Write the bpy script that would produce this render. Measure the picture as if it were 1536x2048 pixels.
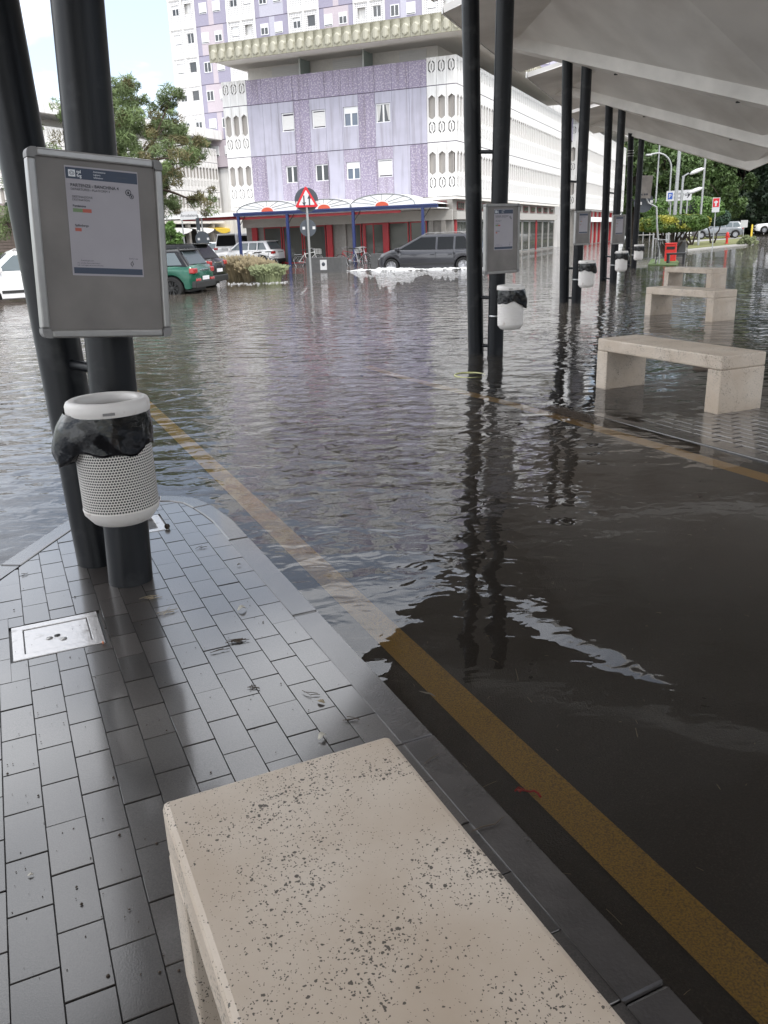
import bpy, bmesh, math, random
import numpy as np
from mathutils import Vector, Matrix, noise
from mathutils.geometry import tessellate_polygon

random.seed(7); RNG = np.random.default_rng(7)
for o in list(bpy.data.objects): bpy.data.objects.remove(o)
scene = bpy.context.scene
COL = scene.collection
rad = math.radians

# ------------------------------------------------------------------ camera
EYE, PITCH, ROLL, FPX = 1.48, 18.6, 2.0, 1648.0
cam = bpy.data.cameras.new('camera'); camo = bpy.data.objects.new('camera', cam); COL.objects.link(camo)
cam.sensor_fit = 'VERTICAL'; cam.sensor_height = 24.0; cam.lens = FPX/2048*24.0
cam.clip_start = 0.05; cam.clip_end = 3000
_p, _r = rad(PITCH), rad(ROLL)
_fw = Vector((0, math.cos(_p), -math.sin(_p))); _rt = Vector((1, 0, 0)); _dn = _fw.cross(_rt)
CR = math.cos(_r)*_rt + math.sin(_r)*_dn; CD = -math.sin(_r)*_rt + math.cos(_r)*_dn
camo.matrix_world = Matrix(((CR.x, -CD.x, -_fw.x, 0), (CR.y, -CD.y, -_fw.y, 0), (CR.z, -CD.z, -_fw.z, EYE), (0, 0, 0, 1)))
scene.camera = camo

# ------------------------------------------------------------------ light
SUN_AZ, SUN_EL = 150.0, 50.0          # compass azimuth from +Y, clockwise
world = bpy.data.worlds.new('World'); scene.world = world; world.use_nodes = True
wn = world.node_tree.nodes; wl = world.node_tree.links; wn.clear()
out = wn.new('ShaderNodeOutputWorld'); bg = wn.new('ShaderNodeBackground'); bg.inputs['Strength'].default_value = 0.07
sky = wn.new('ShaderNodeTexSky'); sky.sky_type = 'NISHITA'; sky.sun_disc = False
sky.sun_elevation = rad(SUN_EL); sky.sun_rotation = rad(SUN_AZ); sky.air_density = 1.0; sky.dust_density = .9; sky.ozone_density = 2.0
tc = wn.new('ShaderNodeTexCoord'); mp = wn.new('ShaderNodeMapping'); mp.inputs['Scale'].default_value = (1.0, 1.0, 2.6); mp.inputs['Location'].default_value = (4.06, 1.86, 2.67)
nz = wn.new('ShaderNodeTexNoise'); nz.inputs['Scale'].default_value = 1.3; nz.inputs['Detail'].default_value = 7; nz.inputs['Roughness'].default_value = .55
rp = wn.new('ShaderNodeValToRGB'); rp.color_ramp.elements[0].position = .42; rp.color_ramp.elements[1].position = .58; rp.color_ramp.elements[0].color = (.17, .17, .17, 1)
mx = wn.new('ShaderNodeMix'); mx.data_type = 'RGBA'; mx.inputs[7].default_value = (20.5, 20.8, 21.4, 1)
wl.new(tc.outputs['Generated'], mp.inputs['Vector']); wl.new(mp.outputs[0], nz.inputs['Vector']); wl.new(nz.outputs['Fac'], rp.inputs['Fac'])
wl.new(rp.outputs['Color'], mx.inputs[0]); wl.new(sky.outputs[0], mx.inputs[6]); wl.new(mx.outputs[2], bg.inputs['Color']); wl.new(bg.outputs[0], out.inputs['Surface'])
sl = bpy.data.lights.new('sun', 'SUN'); sl.energy = 1.0; sl.angle = rad(14); sl.color = (1, .95, .88)
so = bpy.data.objects.new('sun', sl); COL.objects.link(so)
_sd = Vector((math.sin(rad(SUN_AZ))*math.cos(rad(SUN_EL)), math.cos(rad(SUN_AZ))*math.cos(rad(SUN_EL)), math.sin(rad(SUN_EL))))
so.rotation_euler = _sd.to_track_quat('Z', 'Y').to_euler()
scene.view_settings.view_transform = 'Standard'; scene.view_settings.look = 'None'
scene.view_settings.exposure = 1.15; scene.view_settings.gamma = 1; scene.view_settings.use_curve_mapping = False
scene.render.engine = 'CYCLES'
scene.cycles.max_bounces = 8; scene.cycles.transparent_max_bounces = 12

# ------------------------------------------------------------------ calibration helpers (pixel of the 1536x2048 photograph -> place)
def ray(px, py):
    d = CR*((px-768)/FPX) + CD*((py-1024)/FPX) + _fw
    return d.normalized()
def gp(px, py, z=0.0):
    d = ray(px, py); t = (z-EYE)/d.z
    return Vector((d.x*t, d.y*t, z))
def at(px, py, dist):                     # the point at a horizontal distance along the sight line
    d = ray(px, py); t = dist/math.hypot(d.x, d.y)
    return Vector((d.x*t, d.y*t, EYE+d.z*t))
def hdir(az): return Vector((math.sin(rad(az)), math.cos(rad(az)), 0))
E1, E2 = hdir(-24.2), hdir(65.8)          # along / across the platforms
def pl(a, b, z=0.0): v = E1*a + E2*b; return Vector((v.x, v.y, z))
PROT = rad(24.2)                          # rotation that turns local +Y into E1 and +X into E2

# ------------------------------------------------------------------ materials
MATS = {}
def mat(name, col, rough=.6, metal=0., spec=.5, coat=0., var=0., vscale=8., bump=0., bscale=60., detail=4, col2=None, c2lo=.45, c2hi=.6, bdist=.01, coatr=.05, emit=None):
    """Principled material with noise-driven colour variation and fine relief."""
    m = bpy.data.materials.new(name); m.use_nodes = True; MATS[name] = m
    n, l = m.node_tree.nodes, m.node_tree.links; b = n['Principled BSDF']
    b.inputs['Base Color'].default_value = (*col, 1); b.inputs['Roughness'].default_value = rough; b.inputs['Metallic'].default_value = metal
    b.inputs['Specular IOR Level'].default_value = spec; b.inputs['Coat Weight'].default_value = coat; b.inputs['Coat Roughness'].default_value = coatr
    t = n.new('ShaderNodeTexCoord')
    if var > 0 or col2:
        z = n.new('ShaderNodeTexNoise'); z.inputs['Scale'].default_value = vscale; z.inputs['Detail'].default_value = detail; l.new(t.outputs['Object'], z.inputs['Vector'])
        r = n.new('ShaderNodeValToRGB'); e = r.color_ramp.elements
        if col2: e[0].position, e[1].position = c2lo, c2hi; e[0].color = (*col, 1); e[1].color = (*col2, 1)
        else:
            e[0].position, e[1].position = .3, .7
            e[0].color = (*[c*(1-var) for c in col], 1); e[1].color = (*[min(1, c*(1+var)) for c in col], 1)
        l.new(z.outputs['Fac'], r.inputs['Fac']); l.new(r.outputs['Color'], b.inputs['Base Color'])
    if bump > 0:
        z2 = n.new('ShaderNodeTexNoise'); z2.inputs['Scale'].default_value = bscale; z2.inputs['Detail'].default_value = 5; l.new(t.outputs['Object'], z2.inputs['Vector'])
        bp = n.new('ShaderNodeBump'); bp.inputs['Strength'].default_value = bump; bp.inputs['Distance'].default_value = bdist
        l.new(z2.outputs['Fac'], bp.inputs['Height']); l.new(bp.outputs[0], b.inputs['Normal'])
    if emit: b.inputs['Emission Color'].default_value = (*emit, 1); b.inputs['Emission Strength'].default_value = 1
    return m
def nodes(m): return m.node_tree.nodes, m.node_tree.links, m.node_tree.nodes['Principled BSDF']

# ------------------------------------------------------------------ mesh builder
class MB:
    def __init__(s): s.v = []; s.f = []; s.sm = []; s.mi = []
    def add(s, vs, fs, smooth=False, mi=0, M=None):
        o = len(s.v)
        for q in vs:
            q = Vector(q)
            s.v.append(tuple(M @ q) if M else tuple(q))
        for f in fs: s.f.append(tuple(i+o for i in f)); s.sm.append(smooth); s.mi.append(mi)
        return s
    def box(s, x0, x1, y0, y1, z0, z1, M=None, mi=0):
        return s.add([(x0,y0,z0),(x1,y0,z0),(x1,y1,z0),(x0,y1,z0),(x0,y0,z1),(x1,y0,z1),(x1,y1,z1),(x0,y1,z1)],
                     [(0,3,2,1),(4,5,6,7),(0,1,5,4),(1,2,6,5),(2,3,7,6),(3,0,4,7)], M=M, mi=mi)
    def tube(s, pts, r, n=10, M=None, cap=True, mi=0):
        pts = [Vector(p) for p in pts]; rs = r if isinstance(r, (list, tuple)) else [r]*len(pts)
        vs, fs = [], []; prev = None
        for i, p in enumerate(pts):
            d = (pts[min(i+1, len(pts)-1)]-pts[max(i-1, 0)]).normalized()
            if prev is None:
                a = Vector((0,0,1)) if abs(d.z) < .9 else Vector((1,0,0)); u = d.cross(a).normalized()
            else: u = (prev - d*prev.dot(d)).normalized()
            prev = u; w = d.cross(u)
            for k in range(n):
                t = 2*math.pi*k/n; vs.append(p + (u*math.cos(t)+w*math.sin(t))*rs[i])
        for i in range(len(pts)-1):
            for k in range(n): fs.append((i*n+k, i*n+(k+1) % n, (i+1)*n+(k+1) % n, (i+1)*n+k))
        s.add(vs, fs, True, mi, M)
        if cap: s.add(vs[:n], [tuple(range(n-1, -1, -1))], False, mi, M); s.add(vs[-n:], [tuple(range(n))], False, mi, M)
        return s
    def lathe(s, prof, n=24, M=None, smooth=True, mi=0, closed=False):
        vs, fs = [], []
        for (r, z) in prof:
            for k in range(n): t = 2*math.pi*k/n; vs.append((r*math.cos(t), r*math.sin(t), z))
        m = len(prof)
        for i in range(m if closed else m-1):
            j = (i+1) % m
            for k in range(n): fs.append((i*n+k, i*n+(k+1) % n, j*n+(k+1) % n, j*n+k))
        return s.add(vs, fs, smooth, mi, M)
    def prism(s, poly, z0, z1, M=None, mi=0, holes=()):
        """extruded polygon in XY (with optional holes)"""
        loops = [list(poly)]+[list(h) for h in holes]
        flat = [p for lp in loops for p in lp]
        tris = tessellate_polygon([[Vector((p[0], p[1], 0)) for p in lp] for lp in loops])
        n = len(flat); vs = [(p[0], p[1], z1) for p in flat]+[(p[0], p[1], z0) for p in flat]
        fs = []
        for t in tris:
            a, b, c = [flat[i] for i in t]
            ccw = (b[0]-a[0])*(c[1]-a[1])-(b[1]-a[1])*(c[0]-a[0]) > 0
            t = t if ccw else t[::-1]
            fs.append(tuple(t)); fs.append(tuple(n+i for i in t[::-1]))
        o = 0
        for li, lp in enumerate(loops):
            m = len(lp); area = sum(lp[i][0]*lp[(i+1) % m][1]-lp[(i+1) % m][0]*lp[i][1] for i in range(m))
            fwd = (area > 0) == (li == 0)
            for i in range(m):
                a, b = o+i, o+(i+1) % m
                fs.append((n+a, n+b, b, a) if fwd else (a, b, n+b, n+a))
            o += m
        return s.add(vs, fs, False, mi, M)
    def mesh(s, name, mats, sharp=None):
        me = bpy.data.meshes.new(name); me.from_pydata(s.v, [], s.f)
        me.polygons.foreach_set('use_smooth', s.sm); me.polygons.foreach_set('material_index', s.mi)
        for m in (mats if isinstance(mats, (list, tuple)) else [mats]): me.materials.append(m)
        me.update()
        if sharp: me.set_sharp_from_angle(angle=rad(sharp))
        return me
def link(name, me, parent=None, loc=(0,0,0), rot=(0,0,0), M=None):
    o = bpy.data.objects.new(name, me); COL.objects.link(o)
    if parent is not None: o.parent = parent
    if M is not None: o.matrix_local = M if parent is not None else M
    else: o.location = loc; o.rotation_euler = rot
    return o
def obj(name, mb, m, parent=None, bevel=0, sharp=None, **k):
    o = link(name, mb.mesh(name, m, sharp), parent, **k)
    if bevel:
        b = o.modifiers.new('bevel', 'BEVEL'); b.width = bevel; b.segments = 2; b.limit_method = 'ANGLE'; b.angle_limit = rad(40)
    return o
def thing(name, label, cat, loc=(0,0,0), rz=0, group=None, M=None):
    o = bpy.data.objects.new(name, None); COL.objects.link(o); o.empty_display_size = .2
    if M is not None: o.matrix_world = M
    else: o.location = loc; o.rotation_euler = (0,0,rz)
    o['label'] = label; o['category'] = cat
    if group: o['group'] = group
    return o
def tag(o, label, cat, group=None):
    o['label'] = label; o['category'] = cat
    if group: o['group'] = group
    return o
def struct(o): o['kind'] = 'structure'; return o
def stuff(o): o['kind'] = 'stuff'; return o
def copy_tree(o, parent=None):
    c = o.copy(); COL.objects.link(c)
    if parent is not None: c.parent = parent; c.matrix_parent_inverse = o.matrix_parent_inverse
    for ch in list(o.children): copy_tree(ch, c)
    return c
def text_mesh(body, size, align='LEFT', bold=0.0):
    cu = bpy.data.curves.new('lettering', 'FONT'); cu.body = body; cu.size = size; cu.align_x = align; cu.offset = bold; cu.fill_mode = 'FRONT'
    o = bpy.data.objects.new('lettering', cu); COL.objects.link(o)
    me = bpy.data.meshes.new_from_object(o.evaluated_get(bpy.context.evaluated_depsgraph_get()))
    bpy.data.objects.remove(o); bpy.data.curves.remove(cu)
    return me
def lettering(body, size, m, parent, loc, rot=(0,0,0), align='LEFT', bold=0.0):
    me = text_mesh(body, size, align, bold); me.materials.clear(); me.materials.append(m)
    return link('lettering', me, parent, loc, rot)
def lerp(a, b, t): return a+(b-a)*t
def interp(x, pts):
    if x <= pts[0][0]: return pts[0][1]
    for (a, fa), (b, fb) in zip(pts, pts[1:]):
        if x <= b: return fa+(fb-fa)*(x-a)/(b-a)
    return pts[-1][1]
def sstep(a, b, x):
    t = min(1, max(0, (x-a)/(b-a))); return t*t*(3-2*t)

# ------------------------------------------------------------------ material library
mat('asphalt', (.026, .021, .020), .75, col2=(.075, .064, .058), vscale=170, c2lo=.50, c2hi=.80, detail=3, bump=.5, bscale=160)
mat('kerb_stone', (.050, .045, .043), .22, coat=.7, coatr=.1, var=.25, vscale=9, bump=.25, bscale=120, bdist=.004)
mat('joint', (.028, .026, .025), .5)
mat('yellow_paint', (.66, .40, .055), .55, col2=(.26, .16, .045), vscale=190, c2lo=.42, c2hi=.68, bump=.3, bscale=200)
mat('bench_stone', (.50, .43, .37), .5, coat=.12, coatr=.25)
mat('post_paint', (.008, .009, .011), .36, spec=.32, col2=(.050, .051, .053), vscale=6, detail=7, c2lo=.56, c2hi=.84, bump=.08, bscale=15)
mat('aluminium', (.34, .33, .32), .36, metal=.75, var=.06, vscale=20)
mat('corner_plastic', (.20, .195, .19), .5)
mat('board_panel', (.165, .15, .138), .45, var=.22, vscale=4, detail=6)
mat('paper', (.36, .34, .365), .6, var=.03)
mat('navy_print', (.035, .05, .085), .5)
mat('black_print', (.04, .04, .05), .6)
mat('white_print', (.72, .74, .76), .6)
mat('green_print', (.16, .24, .12), .6); mat('red_print', (.42, .10, .07), .6)
mat('bin_paint', (.66, .63, .60), .38, var=.06, vscale=14, col2=(.48, .42, .38), c2lo=.64, c2hi=.74, bump=.05)
mat('bag_plastic', (.003, .003, .004), .16, spec=.5, bump=.45, bscale=7, bdist=.03)
mat('bin_dark', (.012, .012, .012), .6)
mat('steel', (.45, .45, .45), .3, metal=.9)
mat('cover_steel', (.52, .50, .49), .26, metal=.45, col2=(.26, .24, .22), vscale=14, c2lo=.58, c2hi=.75, bump=.15, bscale=40, coat=.5)
mat('canopy_paint', (.63, .605, .57), .55, var=.13, vscale=.7, detail=8)
mat('beam_paint', (.62, .59, .545), .5, var=.16, vscale=1.6, detail=8)
mat('white_facade', (.80, .79, .77), .7, var=.04, vscale=.8)
mat('lavender', (.44, .428, .505), .8, var=.06, vscale=1.5, bump=.3, bscale=20)
mat('violet_pebble', (.295, .255, .345), .9, col2=(.49, .455, .515), vscale=13, c2lo=.50, c2hi=.62, detail=3, bump=.6, bscale=30)
mat('violet_mid', (.345, .305, .39), .9, col2=(.52, .485, .54), vscale=13, c2lo=.5, c2hi=.64, detail=3, bump=.6, bscale=30)
mat('tower_violet', (.32, .30, .385), .85, var=.07); mat('tower_pink', (.50, .44, .475), .85, var=.06); mat('tower_lilac', (.47, .46, .53), .85, var=.06)
mat('seam', (.12, .10, .14), .8)
mat('window_white', (.78, .78, .78), .45); mat('glass', (.03, .035, .04), .06, spec=.8); mat('glass_blue', (.10, .13, .18), .08, spec=.8)
mat('shutter', (.70, .69, .67), .6); mat('curtain', (.55, .54, .52), .8)
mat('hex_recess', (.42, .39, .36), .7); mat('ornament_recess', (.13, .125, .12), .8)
mat('fascia_concrete', (.50, .48, .39), .85, col2=(.20, .19, .12), vscale=2.8, c2lo=.44, c2hi=.68, detail=8)
mat('top_wall', (.74, .71, .66), .75, var=.05); mat('soffit', (.74, .71, .66), .75)
mat('screen_glass', (.30, .36, .34), .2); mat('rail_metal', (.35, .37, .35), .4)
mat('shop_wall', (.25, .235, .215), .7, var=.08); mat('shop_band', (.42, .405, .375), .6); mat('shop_red', (.34, .022, .028), .4); mat('shop_darkred', (.13, .022, .024), .45)
mat('shop_blue', (.024, .038, .13), .4); mat('awning_white', (.9, .9, .89), .55); mat('sun_red', (.62, .10, .05), .5); mat('shop_glass', (.075, .078, .070), .07, spec=.7)
mat('planter', (.085, .085, .085), .55, var=.15); mat('dark_interior', (.02, .018, .016), .8)
mat('sign_grey', (.065, .075, .09), .5); mat('sign_red', (.60, .02, .03), .4); mat('sign_white', (.62, .62, .62), .4); mat('sign_blue', (.03, .10, .42), .4); mat('galv', (.36, .37, .37), .45, metal=.4)
mat('car_grey', (.040, .040, .047), .28, metal=.3, coat=.7); mat('car_green', (.004, .085, .050), .26, metal=.3, coat=.6); mat('car_black', (.006, .006, .007), .22, spec=.3, coat=.35)
mat('car_white', (.76, .76, .76), .3, coat=.7); mat('car_silver', (.22, .23, .24), .3, metal=.5, coat=.7); mat('car_pale', (.60, .63, .64), .3, metal=.2, coat=.7)
mat('car_glass', (.006, .007, .008), .10, spec=.28); mat('car_glass_pale', (.10, .125, .135), .06, spec=.6); mat('tyre', (.012, .012, .012), .8); mat('rim', (.50, .50, .52), .28, metal=.8); mat('rim_black', (.03, .03, .03), .3, metal=.5)
mat('tail_red', (.36, .014, .014), .25, coat=.6); mat('lamp_clear', (.70, .72, .74), .12, spec=.8); mat('trim_black', (.018, .018, .018), .5); mat('plate_white', (.72, .72, .74), .5); mat('chrome', (.7, .7, .7), .12, metal=1)
mat('needle', (.12, .165, .060), .7, var=.55, vscale=1.2); mat('needle_brown', (.13, .115, .05), .8, var=.4, vscale=1.2); mat('pine_bark', (.075, .050, .036), .9, bump=.8, bscale=12, var=.3)
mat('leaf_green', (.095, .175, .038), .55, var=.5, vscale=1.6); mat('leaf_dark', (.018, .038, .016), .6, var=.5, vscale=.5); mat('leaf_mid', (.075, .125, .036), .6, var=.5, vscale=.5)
mat('leaf_olive', (.15, .16, .05), .65, var=.45, vscale=.5); mat('leaf_yellow', (.30, .26, .035), .6, var=.3, vscale=2); mat('leaf_blue', (.035, .075, .045), .6, var=.4, vscale=1)
mat('topiary_green', (.060, .115, .016), .55, col2=(.33, .30, .03), vscale=1.1, c2lo=.50, c2hi=.66, detail=2); mat('bark', (.05, .038, .028), .9, var=.3)
mat('dry_grass', (.27, .22, .13), .8, var=.35, vscale=3); mat('pale_grass', (.22, .25, .13), .8, var=.35, vscale=3); mat('lawn', (.075, .12, .03), .8, var=.35, vscale=6); mat('lawn_dry', (.15, .155, .05), .85, var=.3, vscale=3)
mat('soil', (.06, .045, .03), .9); mat('concrete', (.30, .29, .27), .8, var=.15); mat('brown_boards', (.16, .12, .095), .7, var=.2); mat('brown_roof', (.11, .085, .07), .8)
mat('foam', (.66, .66, .65), .7, bump=.8, bscale=14, bdist=.05); mat('hydrant_red', (.55, .025, .02), .45); mat('bench_black', (.02, .02, .022), .5)
mat('bike_red', (.38, .04, .05), .35); mat('bike_silver', (.45, .45, .46), .3, metal=.6); mat('bike_black', (.02, .02, .02), .4); mat('bike_white', (.65, .65, .63), .4)
mat('awning_orange', (.62, .16, .06), .7); mat('awning_lime', (.52, .52, .14), .7); mat('awning_yellow', (.70, .50, .05), .7)
mat('dead_leaf', (.30, .24, .15), .7, var=.3, vscale=40); mat('dead_leaf_pale', (.50, .47, .40), .6); mat('twig', (.075, .055, .04), .8); mat('cone', (.06, .042, .03), .8); mat('butt_orange', (.45, .16, .08), .7); mat('ribbon_red', (.85, .02, .02), .5)
mat('ring_plastic', (.55, .55, .25), .4); mat('skin', (.42, .26, .19), .6); mat('cloth_dark', (.03, .03, .04), .8)

# perforated litter-bin sheet: staggered round holes in the sheet's cylinder coordinates
m = mat('bin_perforated', (.64, .61, .57), .4); n, l, b = nodes(m)
t = n.new('ShaderNodeTexCoord'); sx = n.new('ShaderNodeSeparateXYZ'); l.new(t.outputs['Object'], sx.inputs[0])
def mth(op, a, bb=None, c=None):
    q = n.new('ShaderNodeMath'); q.operation = op
    for i, x in enumerate((a, bb, c)):
        if x is None: continue
        if isinstance(x, (int, float)): q.inputs[i].default_value = x
        else: l.new(x, q.inputs[i])
    return q.outputs[0]
ang = mth('ARCTAN2', sx.outputs['Y'], sx.outputs['X']); uu = mth('MULTIPLY', ang, 84/(2*math.pi)); vv = mth('MULTIPLY', sx.outputs['Z'], 1/.0108)
row = mth('FLOOR', vv); odd = mth('MODULO', row, 2.0); uo = mth('ADD', uu, mth('MULTIPLY', odd, .5))
fu = mth('SUBTRACT', mth('FRACT', uo), .5); fv = mth('SUBTRACT', mth('FRACT', vv), .5)
rr = mth('SQRT', mth('ADD', mth('MULTIPLY', fu, fu), mth('MULTIPLY', fv, fv)))
hole = mth('LESS_THAN', rr, .37); inz = mth('MULTIPLY', mth('GREATER_THAN', sx.outputs['Z'], .066), mth('LESS_THAN', sx.outputs['Z'], .40)); hole = mth('MULTIPLY', hole, inz)
mxc = n.new('ShaderNodeMix'); mxc.data_type = 'RGBA'; mxc.inputs[6].default_value = (.64, .61, .57, 1); mxc.inputs[7].default_value = (.012, .012, .012, 1)
l.new(hole, mxc.inputs[0]); l.new(mxc.outputs[2], b.inputs['Base Color'])

# louvred far bins: horizontal ribs
# travertine-like pits on the benches
m = MATS['bench_stone']; n, l, b = nodes(m); t = n.new('ShaderNodeTexCoord')
base = n.new('ShaderNodeTexNoise'); base.inputs['Scale'].default_value = 3.5; base.inputs['Detail'].default_value = 5; l.new(t.outputs['Object'], base.inputs['Vector'])
br = n.new('ShaderNodeValToRGB'); e = br.color_ramp.elements; e[0].position = .3; e[0].color = (.45, .36, .275, 1); e[1].position = .68; e[1].color = (.58, .50, .415, 1); l.new(base.outputs['Fac'], br.inputs['Fac'])
clus = n.new('ShaderNodeTexNoise'); clus.inputs['Scale'].default_value = 6.5; clus.inputs['Detail'].default_value = 3; l.new(t.outputs['Object'], clus.inputs['Vector'])
wob = n.new('ShaderNodeTexNoise'); wob.inputs['Scale'].default_value = 90; wob.inputs['Detail'].default_value = 2; l.new(t.outputs['Object'], wob.inputs['Vector'])
vmix = n.new('ShaderNodeMix'); vmix.data_type = 'VECTOR'; vmix.inputs[0].default_value = .012; l.new(t.outputs['Object'], vmix.inputs[4]); l.new(wob.outputs['Color'], vmix.inputs[5])
def pits(scale, lo, hi):
    v = n.new('ShaderNodeTexVoronoi'); v.inputs['Scale'].default_value = scale; l.new(vmix.outputs[1], v.inputs['Vector'])
    sc = n.new('ShaderNodeSeparateColor'); l.new(v.outputs['Color'], sc.inputs[0])
    big = mth('MULTIPLY', sc.outputs[0], clus.outputs['Fac'])
    th = mth('MULTIPLY', mth('MAXIMUM', mth('SUBTRACT', big, lo), 0.0), hi)
    return mth('LESS_THAN', v.outputs['Distance'], th)
pa = pits(105, .20, 1.0); pb = pits(215, .13, .95); pc = pits(64, .30, .85); pit = mth('MAXIMUM', mth('MAXIMUM', pa, pb), pc)
pm = n.new('ShaderNodeMix'); pm.data_type = 'RGBA'; pm.inputs[7].default_value = (.055, .046, .037, 1)
l.new(mth('MULTIPLY', pit, .9), pm.inputs[0]); l.new(br.outputs['Color'], pm.inputs[6]); l.new(pm.outputs[2], b.inputs['Base Color'])
bp = n.new('ShaderNodeBump'); bp.inputs['Strength'].default_value = .8; bp.inputs['Distance'].default_value = .004; bp.invert = True; l.new(pit, bp.inputs['Height']); l.new(bp.outputs[0], b.inputs['Normal'])

# rain streaks down the violet facade
for q in ('lavender', 'violet_pebble', 'violet_mid', 'white_facade', 'fascia_concrete', 'canopy_paint'):
    n, l, b = nodes(MATS[q]); src = b.inputs['Base Color'].links[0].from_socket; t = n.new('ShaderNodeTexCoord'); mpn = n.new('ShaderNodeMapping'); mpn.inputs['Scale'].default_value = (5, 5, .35) if q != 'canopy_paint' else (.5, .5, .5); l.new(t.outputs['Object'], mpn.inputs[0])
    z = n.new('ShaderNodeTexNoise'); z.inputs['Scale'].default_value = 1.0; z.inputs['Detail'].default_value = 6; l.new(mpn.outputs[0], z.inputs['Vector'])
    r = n.new('ShaderNodeValToRGB'); r.color_ramp.elements[0].position = .30; r.color_ramp.elements[0].color = (.66, .64, .62, 1) if q != 'fascia_concrete' else (.38, .38, .34, 1); r.color_ramp.elements[1].position = .52 if q != 'fascia_concrete' else .62; l.new(z.outputs['Fac'], r.inputs['Fac'])
    mm = n.new('ShaderNodeMix'); mm.data_type = 'RGBA'; mm.blend_type = 'MULTIPLY'; mm.inputs[0].default_value = .8; l.new(src, mm.inputs[6]); l.new(r.outputs['Color'], mm.inputs[7]); l.new(mm.outputs[2], b.inputs['Base Color'])
# wet pavers
m = mat('paver', (.085, .082, .082), .30, coat=1.0, coatr=.09); n, l, b = nodes(m); t = n.new('ShaderNodeTexCoord'); oi = n.new('ShaderNodeObjectInfo')
g = n.new('ShaderNodeNewGeometry')
z1 = n.new('ShaderNodeTexNoise'); z1.inputs['Scale'].default_value = 260; z1.inputs['Detail'].default_value = 4; l.new(g.outputs['Position'], z1.inputs['Vector'])
z2 = n.new('ShaderNodeTexNoise'); z2.inputs['Scale'].default_value = 2.2; z2.inputs['Detail'].default_value = 5; l.new(g.outputs['Position'], z2.inputs['Vector'])
r1 = n.new('ShaderNodeValToRGB'); e = r1.color_ramp.elements; e[0].position = .3; e[0].color = (.030, .026, .024, 1); e[1].position = .7; e[1].color = (.066, .058, .053, 1); l.new(z1.outputs['Fac'], r1.inputs['Fac'])
hs = n.new('ShaderNodeHueSaturation'); l.new(r1.outputs['Color'], hs.inputs['Color']); mr = n.new('ShaderNodeMapRange'); mr.inputs[3].default_value = .66; mr.inputs[4].default_value = 1.3; l.new(oi.outputs['Random'], mr.inputs[0]); l.new(mr.outputs[0], hs.inputs['Value']); l.new(hs.outputs[0], b.inputs['Base Color'])
mr2 = n.new('ShaderNodeMapRange'); mr2.inputs[1].default_value = .35; mr2.inputs[2].default_value = .65; mr2.inputs[3].default_value = .025; mr2.inputs[4].default_value = .15; l.new(z2.outputs['Fac'], mr2.inputs[0]); l.new(mr2.outputs[0], b.inputs['Coat Roughness'])
bp = n.new('ShaderNodeBump'); bp.inputs['Strength'].default_value = .10; bp.inputs['Distance'].default_value = .003; l.new(z1.outputs['Fac'], bp.inputs['Height']); l.new(bp.outputs[0], b.inputs['Normal'])
bp2 = n.new('ShaderNodeBump'); bp2.inputs['Strength'].default_value = .035; bp2.inputs['Distance'].default_value = .003; l.new(z1.outputs['Fac'], bp2.inputs['Height']); l.new(bp2.outputs[0], b.inputs['Coat Normal'])

# perforated screens of the tower (openings far below a pixel's reach)
m = mat('tower_grille', (.78, .77, .76), .8); n, l, b = nodes(m); t = n.new('ShaderNodeTexCoord'); sx = n.new('ShaderNodeSeparateXYZ'); l.new(t.outputs['Object'], sx.inputs[0])
ga = mth('LESS_THAN', mth('ABSOLUTE', mth('SUBTRACT', mth('FRACT', mth('MULTIPLY', sx.outputs['X'], 6.2)), .5)), .33)
gb = mth('LESS_THAN', mth('ABSOLUTE', mth('SUBTRACT', mth('FRACT', mth('MULTIPLY', sx.outputs['Z'], 6.2)), .5)), .33)
gm = n.new('ShaderNodeMix'); gm.data_type = 'RGBA'; gm.inputs[6].default_value = (.78, .77, .76, 1); gm.inputs[7].default_value = (.40, .39, .39, 1); l.new(mth('MULTIPLY', ga, gb), gm.inputs[0]); l.new(gm.outputs[2], b.inputs['Base Color'])

# flood water: mirror by Fresnel over a silty, see-through body
m = bpy.data.materials.new('flood_water'); m.use_nodes = True; MATS['flood_water'] = m; n, l = m.node_tree.nodes, m.node_tree.links; n.clear()
wo = n.new('ShaderNodeOutputMaterial'); g = n.new('ShaderNodeNewGeometry'); at_ = n.new('ShaderNodeAttribute'); at_.attribute_name = 'wave'
def wnoise(scale, detail, rough, dist=0., sc=(1,1,1), rz=0):
    mpn = n.new('ShaderNodeMapping'); mpn.inputs['Scale'].default_value = sc; mpn.inputs['Rotation'].default_value = (0,0,rz); l.new(g.outputs['Position'], mpn.inputs[0])
    q = n.new('ShaderNodeTexNoise'); q.inputs['Scale'].default_value = scale; q.inputs['Detail'].default_value = detail; q.inputs['Roughness'].default_value = rough; q.inputs['Distortion'].default_value = dist; l.new(mpn.outputs[0], q.inputs['Vector']); return q.outputs['Fac']
h1 = wnoise(3.0, 0.0, .4, .5, (1, 1.6, 1), rad(14)); h2 = wnoise(9.0, 1.0, .4, .8, (1, 1.4, 1), rad(-18)); h3 = wnoise(.45, 3, .55)
hh = mth('ADD', mth('MULTIPLY', h1, 1.0), mth('MULTIPLY', h2, .30)); hh = mth('MULTIPLY', hh, mth('ADD', .05, mth('MULTIPLY', h3, 1.8)))
hh = mth('MULTIPLY', hh, at_.outputs['Fac'])
bp = n.new('ShaderNodeBump'); bp.inputs['Strength'].default_value = 1.0; bp.inputs['Distance'].default_value = .0145; l.new(hh, bp.inputs['Height'])
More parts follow.
